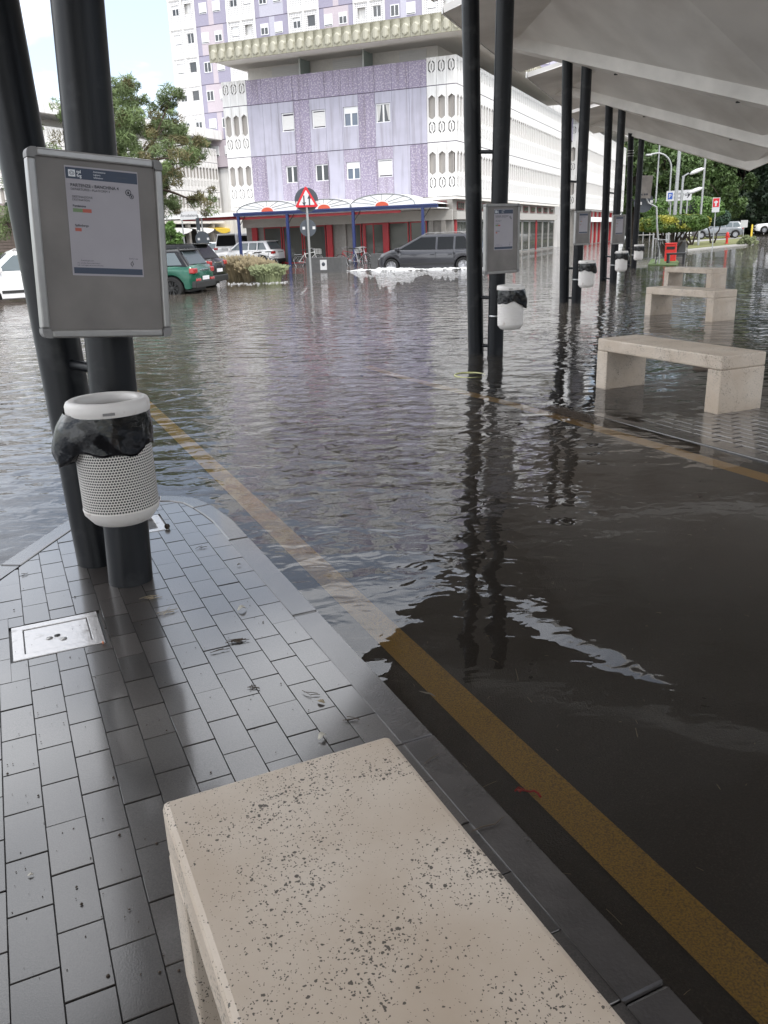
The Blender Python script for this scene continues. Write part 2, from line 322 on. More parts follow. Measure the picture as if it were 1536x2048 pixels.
fr = n.new('ShaderNodeFresnel'); fr.inputs['IOR'].default_value = 1.42; l.new(bp.outputs[0], fr.inputs['Normal'])
gl = n.new('ShaderNodeBsdfGlossy'); gl.inputs['Roughness'].default_value = .004; gl.inputs['Color'].default_value = (.97, .98, 1, 1); l.new(bp.outputs[0], gl.inputs['Normal'])
tr = n.new('ShaderNodeBsdfTransparent'); tr.inputs['Color'].default_value = (.90, .865, .81, 1)
df = n.new('ShaderNodeBsdfDiffuse'); df.inputs['Color'].default_value = (.175, .150, .122, 1)
mud = n.new('ShaderNodeAttribute'); mud.attribute_name = 'silt'
ms = n.new('ShaderNodeMixShader'); l.new(mud.outputs['Fac'], ms.inputs[0]); l.new(tr.outputs[0], ms.inputs[1]); l.new(df.outputs[0], ms.inputs[2])
ms2 = n.new('ShaderNodeMixShader'); l.new(fr.outputs[0], ms2.inputs[0]); l.new(ms.outputs[0], ms2.inputs[1]); l.new(gl.outputs[0], ms2.inputs[2]); l.new(ms2.outputs[0], wo.inputs['Surface'])
# ================================================================== GROUND AND WATER
STEP_A, STEP_B = 5.05, 5.07               # one bay along E1 / E2
PAIR = [(3.69+STEP_A*k, .29+STEP_B*k) for k in range(-1, 6)]
def road_z(x, y):
    p = Vector((x, y, 0)); a = p.dot(E1); b = p.dot(E2)
    z = -.10
    if -6 < a < 12 and .6 < b < 4.6:
        w = 1-sstep(5.5, 9, a); z = lerp(-.10, lerp(-.095, -.028, min(1, max(0, (b-1.1)/3.1))), w)
    d = math.hypot(x, y)
    return z-.02*sstep(12, 30, d)
def graded(lo, hi, near, n):
    t = np.linspace(-1, 1, n); k = 4.2
    s = np.sinh(t*k)/np.sinh(k)
    return np.where(s < 0, -s*lo, s*hi)
def sheet(name, xs, ys, zf, m):
    nx, ny = len(xs), len(ys)
    vs = [(x, y, zf(x, y)) for y in ys for x in xs]
    fs = [(j*nx+i, j*nx+i+1, (j+1)*nx+i+1, (j+1)*nx+i) for j in range(ny-1) for i in range(nx-1)]
    me = bpy.data.meshes.new(name); me.from_pydata(vs, [], fs); me.materials.append(m)
    me.polygons.foreach_set('use_smooth', [True]*len(fs)); me.update()
    return link(name, me)
gx = graded(-900, 900, .2, 330); gy = graded(-400, 1500, .2, 330)
road = struct(sheet('road', gx, gy, road_z, MATS['asphalt']))
wx = graded(-170, 170, .2, 170); wy = graded(-40, 140, .2, 190)
water = struct(sheet('flood_water', wx, wy, lambda x, y: 0.0, MATS['flood_water']))
wav, silt = [], []
for v in water.data.vertices:
    x, y = v.co.x, v.co.y; p = Vector((x, y, 0)); a = p.dot(E1); b = p.dot(E2); d = math.hypot(x, y)
    w = 1.0
    if b > .9 and b < 4.6:                # sheltered bay: ripples die out towards the viewer
        f = sstep(1.9, 5.2, a); side = 1-.72*sstep(2.1, 3.3, b)*(1-sstep(3.4, 6.5, a))
        w = lerp(.10, 1.0, f)*side
    elif b >= 4.3:                        # thin film over the drowned platform
        w = lerp(.22, 1.0, sstep(6.0, 9.5, a+ (b-5.2)*.35))
    else: w = lerp(.45, .95, sstep(2.5, 9, a))
    w *= lerp(1, 1.0+.7*sstep(5, 16, x), sstep(14, 40, d))
    wav.append(w); silt.append(lerp(.06, .55, sstep(3.4, 15, d)) if b < 4.3 else lerp(.06, .62, sstep(8, 18, d)))
for nm, dat in (('wave', wav), ('silt', silt)):
    at_ = water.data.attributes.new(nm, 'FLOAT', 'POINT'); at_.data.foreach_set('value', dat)

def road_strip(name, a0, a1, b0, b1, m, n=40):
    vs, fs = [], []
    for i in range(n+1):
        a = lerp(a0, a1, i/n)
        for b in (b0, b1): p = pl(a, b); vs.append((p.x, p.y, road_z(p.x, p.y)+.014))
    fs = [(2*i, 2*i+1, 2*i+3, 2*i+2) for i in range(n)]
    me = bpy.data.meshes.new(name); me.from_pydata(vs, [], fs); me.materials.append(m); me.update()
    return struct(link(name, me))
road_strip('road_marking', -2.5, 12.5, 1.185, 1.315, MATS['yellow_paint'])
road_strip('road_marking', 1.0, 9.6, 4.07, 4.20, MATS['yellow_paint'])

# ================================================================== PLATFORMS (pavement islands between the bays)
OUT = [(1.0,-3.2),(1.0,-.05),(1.0,.93),(1.0,1.92),(1.0,2.93),(1.0,3.95),(1.0,4.3),(.985,4.45),(.96,4.62),(.92,4.78),(.83,4.90),(.73,4.96),(.48,4.93),(.218,4.815),(-.03,4.43),(-.18,4.18),(-.7,3.36),(-.7,2.4),(-.7,1.4),(-.7,.4),(-.7,-3.2)]
STONES = [(0,1),(1,2),(2,3),(3,4),(4,5),(5,8),(8,11),(11,13),(13,15),(15,16),(16,17),(17,18),(18,19),(19,20)]
def inset(poly, d):
    res = []
    for i, p in enumerate(poly):
        a = Vector(poly[max(0, i-1)]); b = Vector(poly[min(len(poly)-1, i+1)]); p = Vector(p)
        n1 = (p-a).normalized() if i > 0 else (b-p).normalized(); n2 = (b-p).normalized() if i < len(poly)-1 else n1
        q1 = Vector((-n1.y, n1.x)); q2 = Vector((-n2.y, n2.x)); q = (q1+q2).normalized(); s = 1/max(.6, q.dot(q1))
        res.append(tuple(p+q*d*s))
    return res
INN = inset(OUT, .104)
def clip_convex(poly, edges):
    for (p, q) in edges:
        o = []; n = len(poly)
        side = lambda r: (q[0]-p[0])*(r[1]-p[1])-(q[1]-p[1])*(r[0]-p[0])
        for i in range(n):
            a, b = poly[i], poly[(i+1) % n]; sa, sb = side(a), side(b)
            if sa >= 0: o.append(a)
            if sa*sb < 0: t = sa/(sa-sb); o.append((a[0]+(b[0]-a[0])*t, a[1]+(b[1]-a[1])*t))
        poly = o
        if not poly: return []
    return poly
IN2 = inset(OUT, .1065); IN_EDGES = list(zip(IN2, IN2[1:]))
TW, TL, GAP = .0975, .1955, .0020
def tile_mesh(poly, ch=.0013, dep=.05):
    cx = sum(p[0] for p in poly)/len(poly); cy = sum(p[1] for p in poly)/len(poly)
    mb = MB(); n = len(poly)
    inn = [(p[0]+(cx-p[0])*min(.3, ch*1.4/max(.001, math.hypot(cx-p[0], cy-p[1]))), p[1]+(cy-p[1])*min(.3, ch*1.4/max(.001, math.hypot(cx-p[0], cy-p[1])))) for p in poly]
    vs = [(p[0], p[1], 0) for p in inn]+[(p[0], p[1], -ch) for p in poly]+[(p[0], p[1], -dep) for p in poly]
    fs = [tuple(range(n))]+[(n+i, n+(i+1) % n, (i+1) % n, i) for i in range(n)]+[(2*n+i, 2*n+(i+1) % n, n+(i+1) % n, n+i) for i in range(n)]
    mb.add(vs, fs); return mb
full = [(-TW/2+GAP/2, -TL/2+GAP/2), (TW/2-GAP/2, -TL/2+GAP/2), (TW/2-GAP/2, TL/2-GAP/2), (-TW/2+GAP/2, TL/2-GAP/2)]
FULL_TILE = tile_mesh(full).mesh('paver', MATS['paver'])
full2 = [(p[0]*.965, p[1]*.98) for p in full]
FULL_WORN = tile_mesh(full2, .007).mesh('paver', MATS['paver'])
def to_px(P):
    v = Vector(P)-Vector((0,0,EYE)); z = v.dot(_fw)
    if z <= .05: return None
    return 768+FPX*v.dot(CR)/z, 1024+FPX*v.dot(CD)/z
def platform(k, ztop, slope, holes=(), tiles=300):
    a0, b0 = STEP_A*k, STEP_B*k
    base = pl(a0, b0, 0)
    M = Matrix.Translation(base) @ Matrix.Rotation(PROT, 4, 'Z') @ Matrix.Translation((0, 0, ztop)) @ Matrix.Rotation(slope, 4, 'X')
    mb = MB(); mb.prism(IN2, -.25, -.013 if tiles else -.003)
    slab = obj('pavement', mb, MATS['joint'] if tiles else MATS['paver']); slab.matrix_world = M; struct(slab)
    for (i, j) in STONES:
        o, q = OUT[i:j+1], INN[i:j+1]; mb = MB()
        ring = list(o)+list(q[::-1]); c = Vector((sum(p[0] for p in ring)/len(ring), sum(p[1] for p in ring)/len(ring)))
        L = max(.2, (Vector(o[0])-Vector(o[-1])).length); s = 1-.004/L
        ring = [tuple(c+(Vector(p)-c)*s) for p in ring]
        mb.prism(ring, -.25, .0015*((i*7) % 3))
        ko = obj('kerb_stone', mb, MATS['kerb_stone'], slab, bevel=.007)
    if not tiles: return slab
    cand = []
    for j in range(-8, 10):
        xc = j*.1+.05-.1*0
        ph = 1.53 if j % 2 == 0 else 1.53+.0975
        for i in range(-22, 20):
            yc = ph+(i+.5)*.1965
            if not (-.75 < xc < .95 and -2.6 < yc < 5.0): continue
            poly = [(xc+p[0]*1.0256, yc+p[1]) for p in full]
            cl = clip_convex(poly, IN_EDGES)
            if len(cl) < 3: continue
            ar = abs(sum(cl[t][0]*cl[(t+1) % len(cl)][1]-cl[(t+1) % len(cl)][0]*cl[t][1] for t in range(len(cl))))/2
            if ar < .0006: continue
            hit = False
            for (hx0, hx1, hy0, hy1) in holes:
                if hx0 < xc+.049 and xc-.049 < hx1 and hy0 < yc+.098 and yc-.098 < hy1:
                    # keep the strips of the stone outside the frame
                    parts = [(hx1+.004, 9, -9, 9), (-9, hx0-.004, -9, 9), (hx0-.004, hx1+.004, hy1+.004, 9), (hx0-.004, hx1+.004, -9, hy0-.004)]
                    for (u0, u1, v0, v1) in parts:
                        c2 = clip_convex(cl, [((u0, v0), (u1, v0)), ((u1, v0), (u1, v1)), ((u1, v1), (u0, v1)), ((u0, v1), (u0, v0))])
                        if len(c2) >= 3:
                            ar2 = abs(sum(c2[t][0]*c2[(t+1) % len(c2)][1]-c2[(t+1) % len(c2)][0]*c2[t][1] for t in range(len(c2))))/2
                            if ar2 > .0008: cand.append((c2, False, xc, yc))
                    hit = True; break
            if not hit: cand.append((cl, ar > .0175, xc, yc))
    inview, rest = [], []
    for c in cand:
        w = M @ Vector((c[2], c[3], 0)); q = to_px(w)
        vis = q and -40 < q[0] < 1580 and -40 < q[1] < 2120
        (inview if vis else rest).append((w.length, c))
    inview.sort(key=lambda t: t[0]); keep = [c for _, c in inview[:tiles]]; rest = [c for _, c in rest]+[c for _, c in inview[tiles:]]
    for (poly, isfull, xc, yc) in keep:
        jt = .0045 if k == 0 else .009; jr = (random.uniform(-jt, jt), random.uniform(-jt, jt), random.uniform(-.004, .004)); dz = random.uniform(-.0012, .0012)-.002
        if isfull: link('paver', FULL_TILE if k == 0 else FULL_WORN, slab, (xc, yc, dz), jr).scale = (1.0256, 1, 1)
        else:
            c = (sum(p[0] for p in poly)/len(poly), sum(p[1] for p in poly)/len(poly))
            link('paver', tile_mesh([(p[0]-c[0], p[1]-c[1]) for p in poly]).mesh('paver', MATS['paver']), slab, (c[0], c[1], dz), (jr[0], jr[1], 0))
    mb = MB()
    for (poly, isfull, xc, yc) in rest:
        t = tile_mesh(poly); mb.add([(v[0], v[1], v[2]-.002+random.uniform(-.001, .001)*0) for v in t.v], t.f)
    if rest: stuff(obj('far_pavers', mb, MATS['paver'], slab))
    return slab
MAN1 = (-.156, .186, 3.066, 3.392); MAN2 = (.36, .66, 4.30, 4.60)
P1 = platform(0, .045, -.0068, holes=(MAN1, MAN2), tiles=300)
platform(1, .002, -.0062, tiles=290)
for k in (2, 3, 4): platform(k, -.035, 0, tiles=0)
platform(-1, .05, 0, tiles=0)
def on_p1(b, a, z=0): return P1.matrix_world @ Vector((b, a, z))

# inspection covers
def cover(x0, x1, y0, y1, label, recess):
    c = P1.matrix_world @ Matrix.Translation(((x0+x1)/2, (y0+y1)/2, -.001)); w, h = (x1-x0)/2-.006, (y1-y0)/2-.006
    t = thing('inspection_cover', label, 'manhole cover', M=c, group='inspection covers in the paving')
    mb = MB(); i = .042
    mb.prism([(-w,-h),(w,-h),(w,h),(-w,h)], -.03, .0, holes=[[(-w+i,-h+i),(w-i,-h+i),(w-i,h-i),(-w+i,h-i)]])
    obj('frame', mb, MATS['cover_steel'], t, bevel=.002)
    mb = MB(); mb.box(-w+i+.003, w-i-.003, -h+i+.003, h-i-.003, -.03, -.003 if not recess else -.012)
    obj('lid', mb, MATS['cover_steel'], t, bevel=.003)
    mb = MB(); zt = -.0025 if not recess else -.0115
    mb.lathe([(0,.0),(.010,.0),(.012,.0012),(.0,.0012)], 14, Matrix.Translation((0, 0, zt)))
    obj('key_slot', mb, MATS['bin_dark'], t)
    for (x, y) in ((-.03, -.012), (.02, -.045)): mb = MB(); mb.lathe([(.013, 0), (.013, .0016), (0, .0016)], 16, Matrix.Translation((x, y, zt))); obj('lift_plug', mb, MATS['aluminium'], t)
cover(*MAN1, 'pale steel inspection cover beside the near posts with a dirty right end', False)
cover(*MAN2, 'small steel inspection cover half hidden behind the perforated litter bin', True)

# ================================================================== CANOPY SUPPORTS: pairs of raking posts
POSTS = [  # (front base, front head, back base, back head, label)
    (None,),
    (gp(262,1158,.02), Vector((-1.02,3.66,4.45)), gp(197,1120,.02), Vector((-1.60,3.92,4.5)), 'nearest pair of thick dark posts carrying a notice board and a perforated bin'),
    (gp(990,713,-.03), Vector((1.50,10.09,4.45)), gp(952,711,-.03), Vector((1.13,10.33,4.5)), 'second pair of dark posts, in front of the grey people carrier'),
    (gp(1152,609,-.03), Vector((4.03,17.0,4.42)), gp(1128,608,-.03), Vector((3.70,17.15,4.5)), 'third pair of dark posts, left of the middle stone bench'),
    (gp(1226,568,-.03), Vector((6.42,23.1,4.38)), gp(1206,565,-.03), Vector((6.14,23.3,4.5)), 'fourth pair of dark posts, carrying a blank looking grey board'),
    (gp(1267,539,-.03), Vector((9.23,30.6,4.42)), gp(1255,536,-.03), Vector((8.91,30.8,4.5)), 'farthest pair of dark posts under the canopy end, one with wire bands near its top')]
for i, P in enumerate(POSTS):
    if len(P) < 2: continue
    fb, fh, bb, bh, lab = P; r = .098
    t = thing('canopy_support', lab, 'post pair', (fb.x, fb.y, 0), 0, 'paired posts holding up the canopy'); o = Vector((fb.x, fb.y, 0))
    for (b0, h0) in ((fb, fh), (bb, bh)):
        b1 = b0+(b0-h0).normalized()*.15; mb = MB(); mb.tube([b1-o, b0.lerp(h0, .33)-o, b0.lerp(h0, .66)-o, h0-o], r, 36); obj('post', mb, MATS['post_paint'], t, sharp=50)
    for z in ((.13, .72, 2.35) if i > 1 else (.22, .95)):
        p, q = fb.lerp(fh, z/4.45), bb.lerp(bh, z/4.45); mb = MB(); mb.tube([p-o, q-o], .022, 10); obj('spacer', mb, MATS['post_paint'], t)
    if i == 5:
        for z in (3.75, 3.83, 3.91):
            p = bb.lerp(bh, z/4.45)-o; mb = MB(); mb.lathe([(r+.001,-.012),(r+.012,-.012),(r+.012,.012),(r+.001,.012)], 20, Matrix.Translation(p)); obj('wire_band', mb, MATS['aluminium'], t)

# ================================================================== CANOPY: folded leaves on drooping beams
RDIR, DDIR = hdir(21.2), hdir(146.4)
HEADS = [Vector((-8.9,-16.9,0)), Vector((-6.3,-10.2,0)), Vector((-3.75,-3.5,0)), Vector((-1.14,3.55,0)), Vector((1.35,10.25,0)), Vector((3.88,17.04,0)), Vector((6.30,23.20,0)), Vector((9.12,30.8,0))]
t_can = thing('station_canopy', 'white folded concrete canopy over the bus bays, resting on dark post pairs', 'canopy', (3.88, 17.04, 0)); CO = Vector((3.88, 17.04, 0))
for i, h in enumerate(HEADS):
    gn = (h-HEADS[i-1]).length if i > 0 else 7.2; gf = (HEADS[i+1]-h).length if i < len(HEADS)-1 else 6.0
    sn, sf = -gn/2+.05, gf/2-.70
    if i == len(HEADS)-1: sf = 2.6
    Q = lambda s, t, z: h-CO+RDIR*s+DDIR*t+Vector((0,0,z))
    mb = MB()
    for s, flip in ((sn, False), (sf, True)):
        vs = [Q(0,-1.75,5.02), Q(0,0,4.47), Q(0,4.4,3.09), Q(0,8.8,4.47), Q(0,10.55,5.02), Q(s,-2.35,4.95), Q(s,1.3,5.16), Q(s,4.4,5.30), Q(s,7.5,5.16), Q(s,11.15,4.95), Q(0,-2.35,4.93), Q(0,11.15,4.93)]
        fs = [(0,5,6),(0,6,1),(1,6,2),(6,7,2),(2,7,8),(2,8,3),(3,8,4),(8,9,4),(10,5,0),(4,9,11)]
        mb.add(vs, fs if flip else [f[::-1] for f in fs])
    o = obj('roof_leaf', mb, MATS['canopy_paint'], t_can); sd = o.modifiers.new('thickness', 'SOLIDIFY'); sd.thickness = .11; sd.offset = -1
    # check orientation of the slab: thickness must go up
    if o.data.polygons[0].normal.z > 0: o.data.flip_normals()
    mb = MB(); sec = [(-2.2, .05, 4.955, 5.03), (-1.7, .25, 4.86, 5.03), (0, .25, 4.33, 4.54), (4.4, .25, 2.96, 3.18), (8.8, .25, 4.33, 4.54), (10.5, .25, 4.86, 5.03), (11.0, .05, 4.955, 5.03)]
    vs, fs = [], []
    for (t, w, z0, z1) in sec: vs += [Q(-w,t,z0), Q(w,t,z0), Q(w,t,z1+w*.15), Q(-w,t,z1+w*.15)]
    for q in range(len(sec)-1):
        for e in range(4): fs.append((q*4+e, q*4+(e+1) % 4, q*4+4+(e+1) % 4, q*4+4+e))
    fs += [(3,2,1,0), tuple(len(vs)-4+e for e in range(4))]
    mb.add(vs, fs); bo = obj('beam', mb, MATS['beam_paint'], t_can)
    for tt in (.9, 3.4): mb = MB(); mb.lathe([(0,-.02),(.035,-.02),(.035,0),(0,0)], 12, Matrix.Translation(Q(.05, tt, interp(tt, [(0,4.33),(4.4,2.96)])+.004))); obj('drain_hole', mb, MATS['bin_dark'], bo)
    for (s, ta) in ((sn, -2.38), (sf, -2.38)):
        mb = MB(); A, B, n = Q(0,ta,4.925), Q(s,ta,4.945), -DDIR*.03
        vs = [A, B, B+Vector((0,0,.135)), A+Vector((0,0,.135))]; vs += [v+n for v in vs]
        mb.add(vs, [(0,1,2,3),(7,6,5,4),(0,4,5,1),(1,5,6,2),(2,6,7,3),(3,7,4,0)]); obj('eave_fascia', mb, MATS['white_facade'], t_can)

# ================================================================== NOTICE BOARDS
def board(c, u, v, n, W, Hh, label, full_print):
    u, v, n = [Vector(q).normalized() for q in (u, v, n)]
    M = Matrix(((u.x,v.x,n.x,c[0]),(u.y,v.y,n.y,c[1]),(u.z,v.z,n.z,c[2]),(0,0,0,1)))
    t = thing('notice_board', label, 'notice board', M=M, group='departure notice boards on the posts')
    w, h, f = W/2, Hh/2, .030
    mb = MB(); mb.box(-w+.01, w-.01, -h+.01, h-.01, -.03, .004); obj('panel', mb, MATS['board_panel'], t)
    for (x0,x1,y0,y1) in ((-w+.035,w-.035,h-f,h),(-w+.035,w-.035,-h,-h+f),(-w,-w+f,-h+.035,h-.035),(w-f,w,-h+.035,h-.035)):
        mb = MB(); mb.box(x0,x1,y0,y1,-.03,.016); obj('frame_bar', mb, MATS['aluminium'], t, bevel=.007)
    for sx in (-1, 1):
        for sy in (-1, 1):
            mb = MB(); pts = [(0,0),(-.035,0),(-.035,-f)]
            arc = [(-.022+.022*math.cos(a), -.022+.022*math.sin(a)) for a in [math.pi/2*q/5 for q in range(6)]]
            poly = [(-.0355,-f)]+[(-f,-f)]+[(-f,-.0355)]+[(0,-.0355)]+arc+[(-.0355,0)]
            poly = [(sx*(w+p[0]), sy*(h+p[1])) for p in poly]
            if sx*sy < 0: poly = poly[::-1]
            mb.prism(poly, -.031, .0175); obj('corner', mb, MATS['corner_plastic'], t)
    px0, px1, py0, py1 = -w+.26*W, -w+.805*W, h-.655*Hh, h-.075*Hh
    mb = MB(); mb.box(px0, px1, py0, py1, .004, .006); pa = obj('paper', mb, MATS['paper'], t)
    pw, ph = px1-px0, py1-py0; z = .0065
    def band(x0, x1, y0, y1, m, nm='printed_band'):
        mb = MB(); mb.add([(px0+x0*pw, py0+y0*ph, z), (px0+x1*pw, py0+y0*ph, z), (px0+x1*pw, py0+y1*ph, z), (px0+x0*pw, py0+y1*ph, z)], [(0,1,2,3)]); obj(nm, mb, MATS[m], pa)
    band(.01, .99, .885, .985, 'navy_print'); band(.02, .985, .018, .075, 'navy_print')
    def wr(s, x, y, size, m='black_print', bold=0): lettering(s, size*ph, MATS[m], pa, (px0+x*pw, py0+y*ph, z+.0008), bold=bold*size*ph)
    wr('PARTENZE - BANCHINA 4', .06, .815, .040, bold=.02); wr('DEPARTURES - PLATFORM 4', .06, .782, .030)
    wr('DESTINAZIONE', .07, .715, .028); wr('DESTINATION', .07, .688, .026)
    wr('Pordenone', .07, .632, .028, bold=.02); band(.07, .20, .585, .618, 'green_print'); band(.20, .32, .585, .618, 'red_print')
    wr('Spilimbergo', .08, .455, .028, bold=.02); band(.08, .165, .41, .44, 'red_print')
    if full_print:
        mb = MB(); x0, y0, s = px0+.045*pw, py0+.903*ph, .062*ph
        mb.add([(x0,y0,z+.0006),(x0+s*1.05,y0,z+.0006),(x0+s*1.05,y0+s,z+.0006),(x0,y0+s,z+.0006)], [(0,1,2,3)]); obj('logo', mb, MATS['white_print'], pa)
        mb = MB(); cx, cy = x0+s*.52, y0+s*.5
        for q, (ra, rb) in enumerate(((.40,.32),(.22,.15))):
            n_ = 20; vs = [];
            for e in range(n_): a = 2*math.pi*e/n_; vs += [(cx+s*ra*math.cos(a), cy+s*ra*.8*math.sin(a), z+.0011), (cx+s*rb*math.cos(a), cy+s*rb*.8*math.sin(a), z+.0011)]
            mb.add(vs, [(2*e, (2*e+2) % (2*n_), (2*e+3) % (2*n_), 2*e+1) for e in range(n_)])
        obj('emblem', mb, MATS['navy_print'], pa)
        wr('tpl', .155, .938, .040, 'white_print', .02); wr('fvg', .155, .902, .040, 'white_print', .02)
        wr('Autostazione', .38, .955, .022, 'white_print'); wr('Lignano', .38, .929, .022, 'white_print'); wr('Sabbiadoro', .38, .903, .020, 'white_print'); wr('orario estivo', .70, .925, .020, 'sign_grey')
        wr('Consulta gli orari', .12, .135, .018); wr('info  servizio clienti e informazioni', .07, .112, .016); wr('web  orari aggiornati e avvisi all utenza', .07, .092, .016); wr('Scarica l app', .80, .170, .018)
        # route symbol: two overlapping bus badges
        mb = MB()
        for (qx, qy, r_) in ((.85,.80,.030),(.895,.765,.022)):
            n_ = 18; vs = []
            for e in range(n_): a = 2*math.pi*e/n_; vs += [(px0+qx*pw+r_*ph*math.cos(a), py0+qy*ph+r_*ph*math.sin(a), z+.0006), (px0+qx*pw+.74*r_*ph*math.cos(a), py0+qy*ph+.74*r_*ph*math.sin(a), z+.0006)]
            mb.add(vs, [(2*e, (2*e+2) % (2*n_), (2*e+3) % (2*n_), 2*e+1) for e in range(n_)])
            mb.add([(px0+qx*pw-.3*r_*ph, py0+qy*ph-.4*r_*ph, z+.0006),(px0+qx*pw+.3*r_*ph, py0+qy*ph-.4*r_*ph, z+.0006),(px0+qx*pw+.3*r_*ph, py0+qy*ph+.4*r_*ph, z+.0006),(px0+qx*pw-.3*r_*ph, py0+qy*ph+.4*r_*ph, z+.0006)], [(0,1,2,3)])
        obj('bus_symbol', mb, MATS['black_print'], pa)
        mb = MB(); mb.tube([(px0+.82*pw, py0+.125*ph, z), (px0+.845*pw, py0+.150*ph, z), (px0+.86*pw, py0+.12*ph, z), (px0+.84*pw, py0+.10*ph, z), (px0+.82*pw, py0+.125*ph, z)], .0012, 5); obj('hand_symbol', mb, MATS['black_print'], pa)
    for yy in (.22, -.22):
        mb = MB(); mb.box(-.06, .06, yy*Hh*2-.015, yy*Hh*2+.015, -.055, -.031); obj('bracket', mb, MATS['steel'], t)
board((-1.045,3.335,1.467), (.808,.584,-.081), (.035,.089,.995), (.588,-.806,.050), .505, .672, 'nearest notice board in aluminium frame with readable departures sheet', True)
nb = hdir(146); ub = Vector((-nb.y, nb.x, 0))
for k, (px, py, ds, lab, sc) in {2: (1004,478,9.93,'departures board above the black bagged bin on the second post pair',1.0), 3: (1165,456,17.0,'small departures board on the third post pair above a white bin',.82), 4: (1237,459,23.0,'plain grey board with faded sheet on the fourth post pair',.95)}.items():
    c = at(px, py, ds); board(c, ub, (0,0,1), nb, .505*sc*1.03, .672*sc*1.12, lab, k == 2)

# ================================================================== LITTER BINS
def bag_shell(R, seed, flap_az, flap, z0, z1):
    mb = MB(); n, m = 72, 16; vs, fs = [], []
    rr = random.Random(seed); ph = [rr.uniform(0, 6.28) for _ in range(6)]
    for j in range(m+1):
        t = j/m
        for i in range(n):
            a = 2*math.pi*i/n; da = math.atan2(math.sin(a-flap_az), math.cos(a-flap_az))
            g = math.exp(-(da/.62)**2); low = z0-.055*g+.012*math.sin(3*a+ph[0])+.008*math.sin(7*a+ph[1])
            z = lerp(z1, low, t)
            fold = .006*math.sin(11*a+ph[2]+2.5*t)+.005*math.sin(19*a+ph[3]-4*t)+.010*(noise.noise(Vector((math.cos(a)*2.5+seed, math.sin(a)*2.5, t*3)))) 
            r = R+.005+.005*math.sin(math.pi*min(1, t*1.1))+abs(fold)*(.25+.55*t)+flap*g*(math.sin(math.pi*min(1, t*.62+.05)))**.8
            vs.append((r*math.cos(a), r*math.sin(a), z))
    for j in range(m):
        for i in range(n): fs.append((j*n+i, (j+1)*n+i, (j+1)*n+(i+1) % n, j*n+(i+1) % n))
    o = len(vs)
    for i in range(n):                       # tuck the hem back to the shell
        x, y, z = vs[m*n+i]; r = math.hypot(x, y); vs.append((x/r*(R+.001), y/r*(R+.001), z+.012))
    for i in range(n): fs.append((m*n+i, o+i, o+(i+1) % n, m*n+(i+1) % n))
    mb.add(vs, fs, True); return mb
def litter_bin(c, zb, label, flap_az, flap, post, perforated=True, seed=1, nohang=False):
    t = thing('litter_bin', label, 'litter bin', (c.x, c.y, zb), 0, 'litter bins strapped to the posts'); R = .148
    if nohang: t.rotation_euler = (0, 0, 0)
    mb = MB(); mb.lathe([(R-.004,.052),(R,.052),(R,.46),(R-.004,.46)], 64, closed=True); obj('shell', mb, MATS['bin_perforated' if perforated else 'bin_paint'], t, sharp=40)
    if not perforated:
        for q in range(13): z = .075+q*.019; mb = MB(); mb.lathe([(R-.001,z),(R+.003,z+.003),(R+.003,z+.009),(R-.001,z+.012)], 32); obj('rib', mb, MATS['bin_paint'], t)
    mb = MB(); mb.lathe([(0,.004),(R*.72,.0),(R*.80,.006),(R*.99,.042),(R+.002,.062),(R-.003,.064),(R-.006,.05)], 64); obj('base_pan', mb, MATS['bin_paint'], t, sharp=60)
    ring = []
    for q in range(17): a = math.pi*1.15*q/16-.35; ring.append((R-.028+.040*math.cos(a)*1.0, .468+.030*math.sin(a)))
    ring = [(R+.010,.447),(R+.012,.452),(R+.012,.482),(R+.006,.494),(R-.006,.500),(R-.024,.499),(R-.034,.490),(R-.036,.452),(R-.030,.447)]
    mb = MB(); mb.lathe(ring, 64, closed=True); obj('rim', mb, MATS['bin_paint'], t, sharp=55)
    mb = MB(); mb.lathe([(R-.03,.45),(R-.034,.30),(0,.28)], 40); obj('inner_bag', mb, MATS['bag_plastic'], t)
    mb = bag_shell(R, seed, flap_az, flap, .305, .456); obj('bin_bag', mb, MATS['bag_plastic'], t)
    d = Vector((post.x-c.x, post.y-c.y, 0)); L = d.length; d.normalize(); az = math.atan2(d.y, d.x)
    for z in (.10, .42):
        mb = MB(); M = Matrix.Rotation(az, 4, 'Z'); mb.box(R-.01, L-.08, -.02, .02, z-.012, z+.012, M)
        mb.lathe([(.100,-.012),(.104,-.012),(.104,.012),(.100,.012)], 32, Matrix.Translation((d.x*L, d.y*L, z)), closed=True); obj('strap', mb, MATS['steel'], t)
    mb = MB(); v = Vector((-c.x, -c.y)).normalized(); a = math.atan2(v.y, v.x); mb.box(R+.009, R+.0145, -.022, .022, .458, .468, Matrix.Rotation(a, 4, 'Z')); obj('maker_plate', mb, MATS['corner_plastic'], t)
def axis_at(P, z): return P[0].lerp(P[1], (z-P[0].z)/(P[1].z-P[0].z))
pa_ = axis_at(POSTS[1], .65); litter_bin(Vector((-1.068,3.205,0)), .412, 'perforated pale bin on the nearest post with torn black bag hanging left', rad(196), .065, pa_, True, 3)
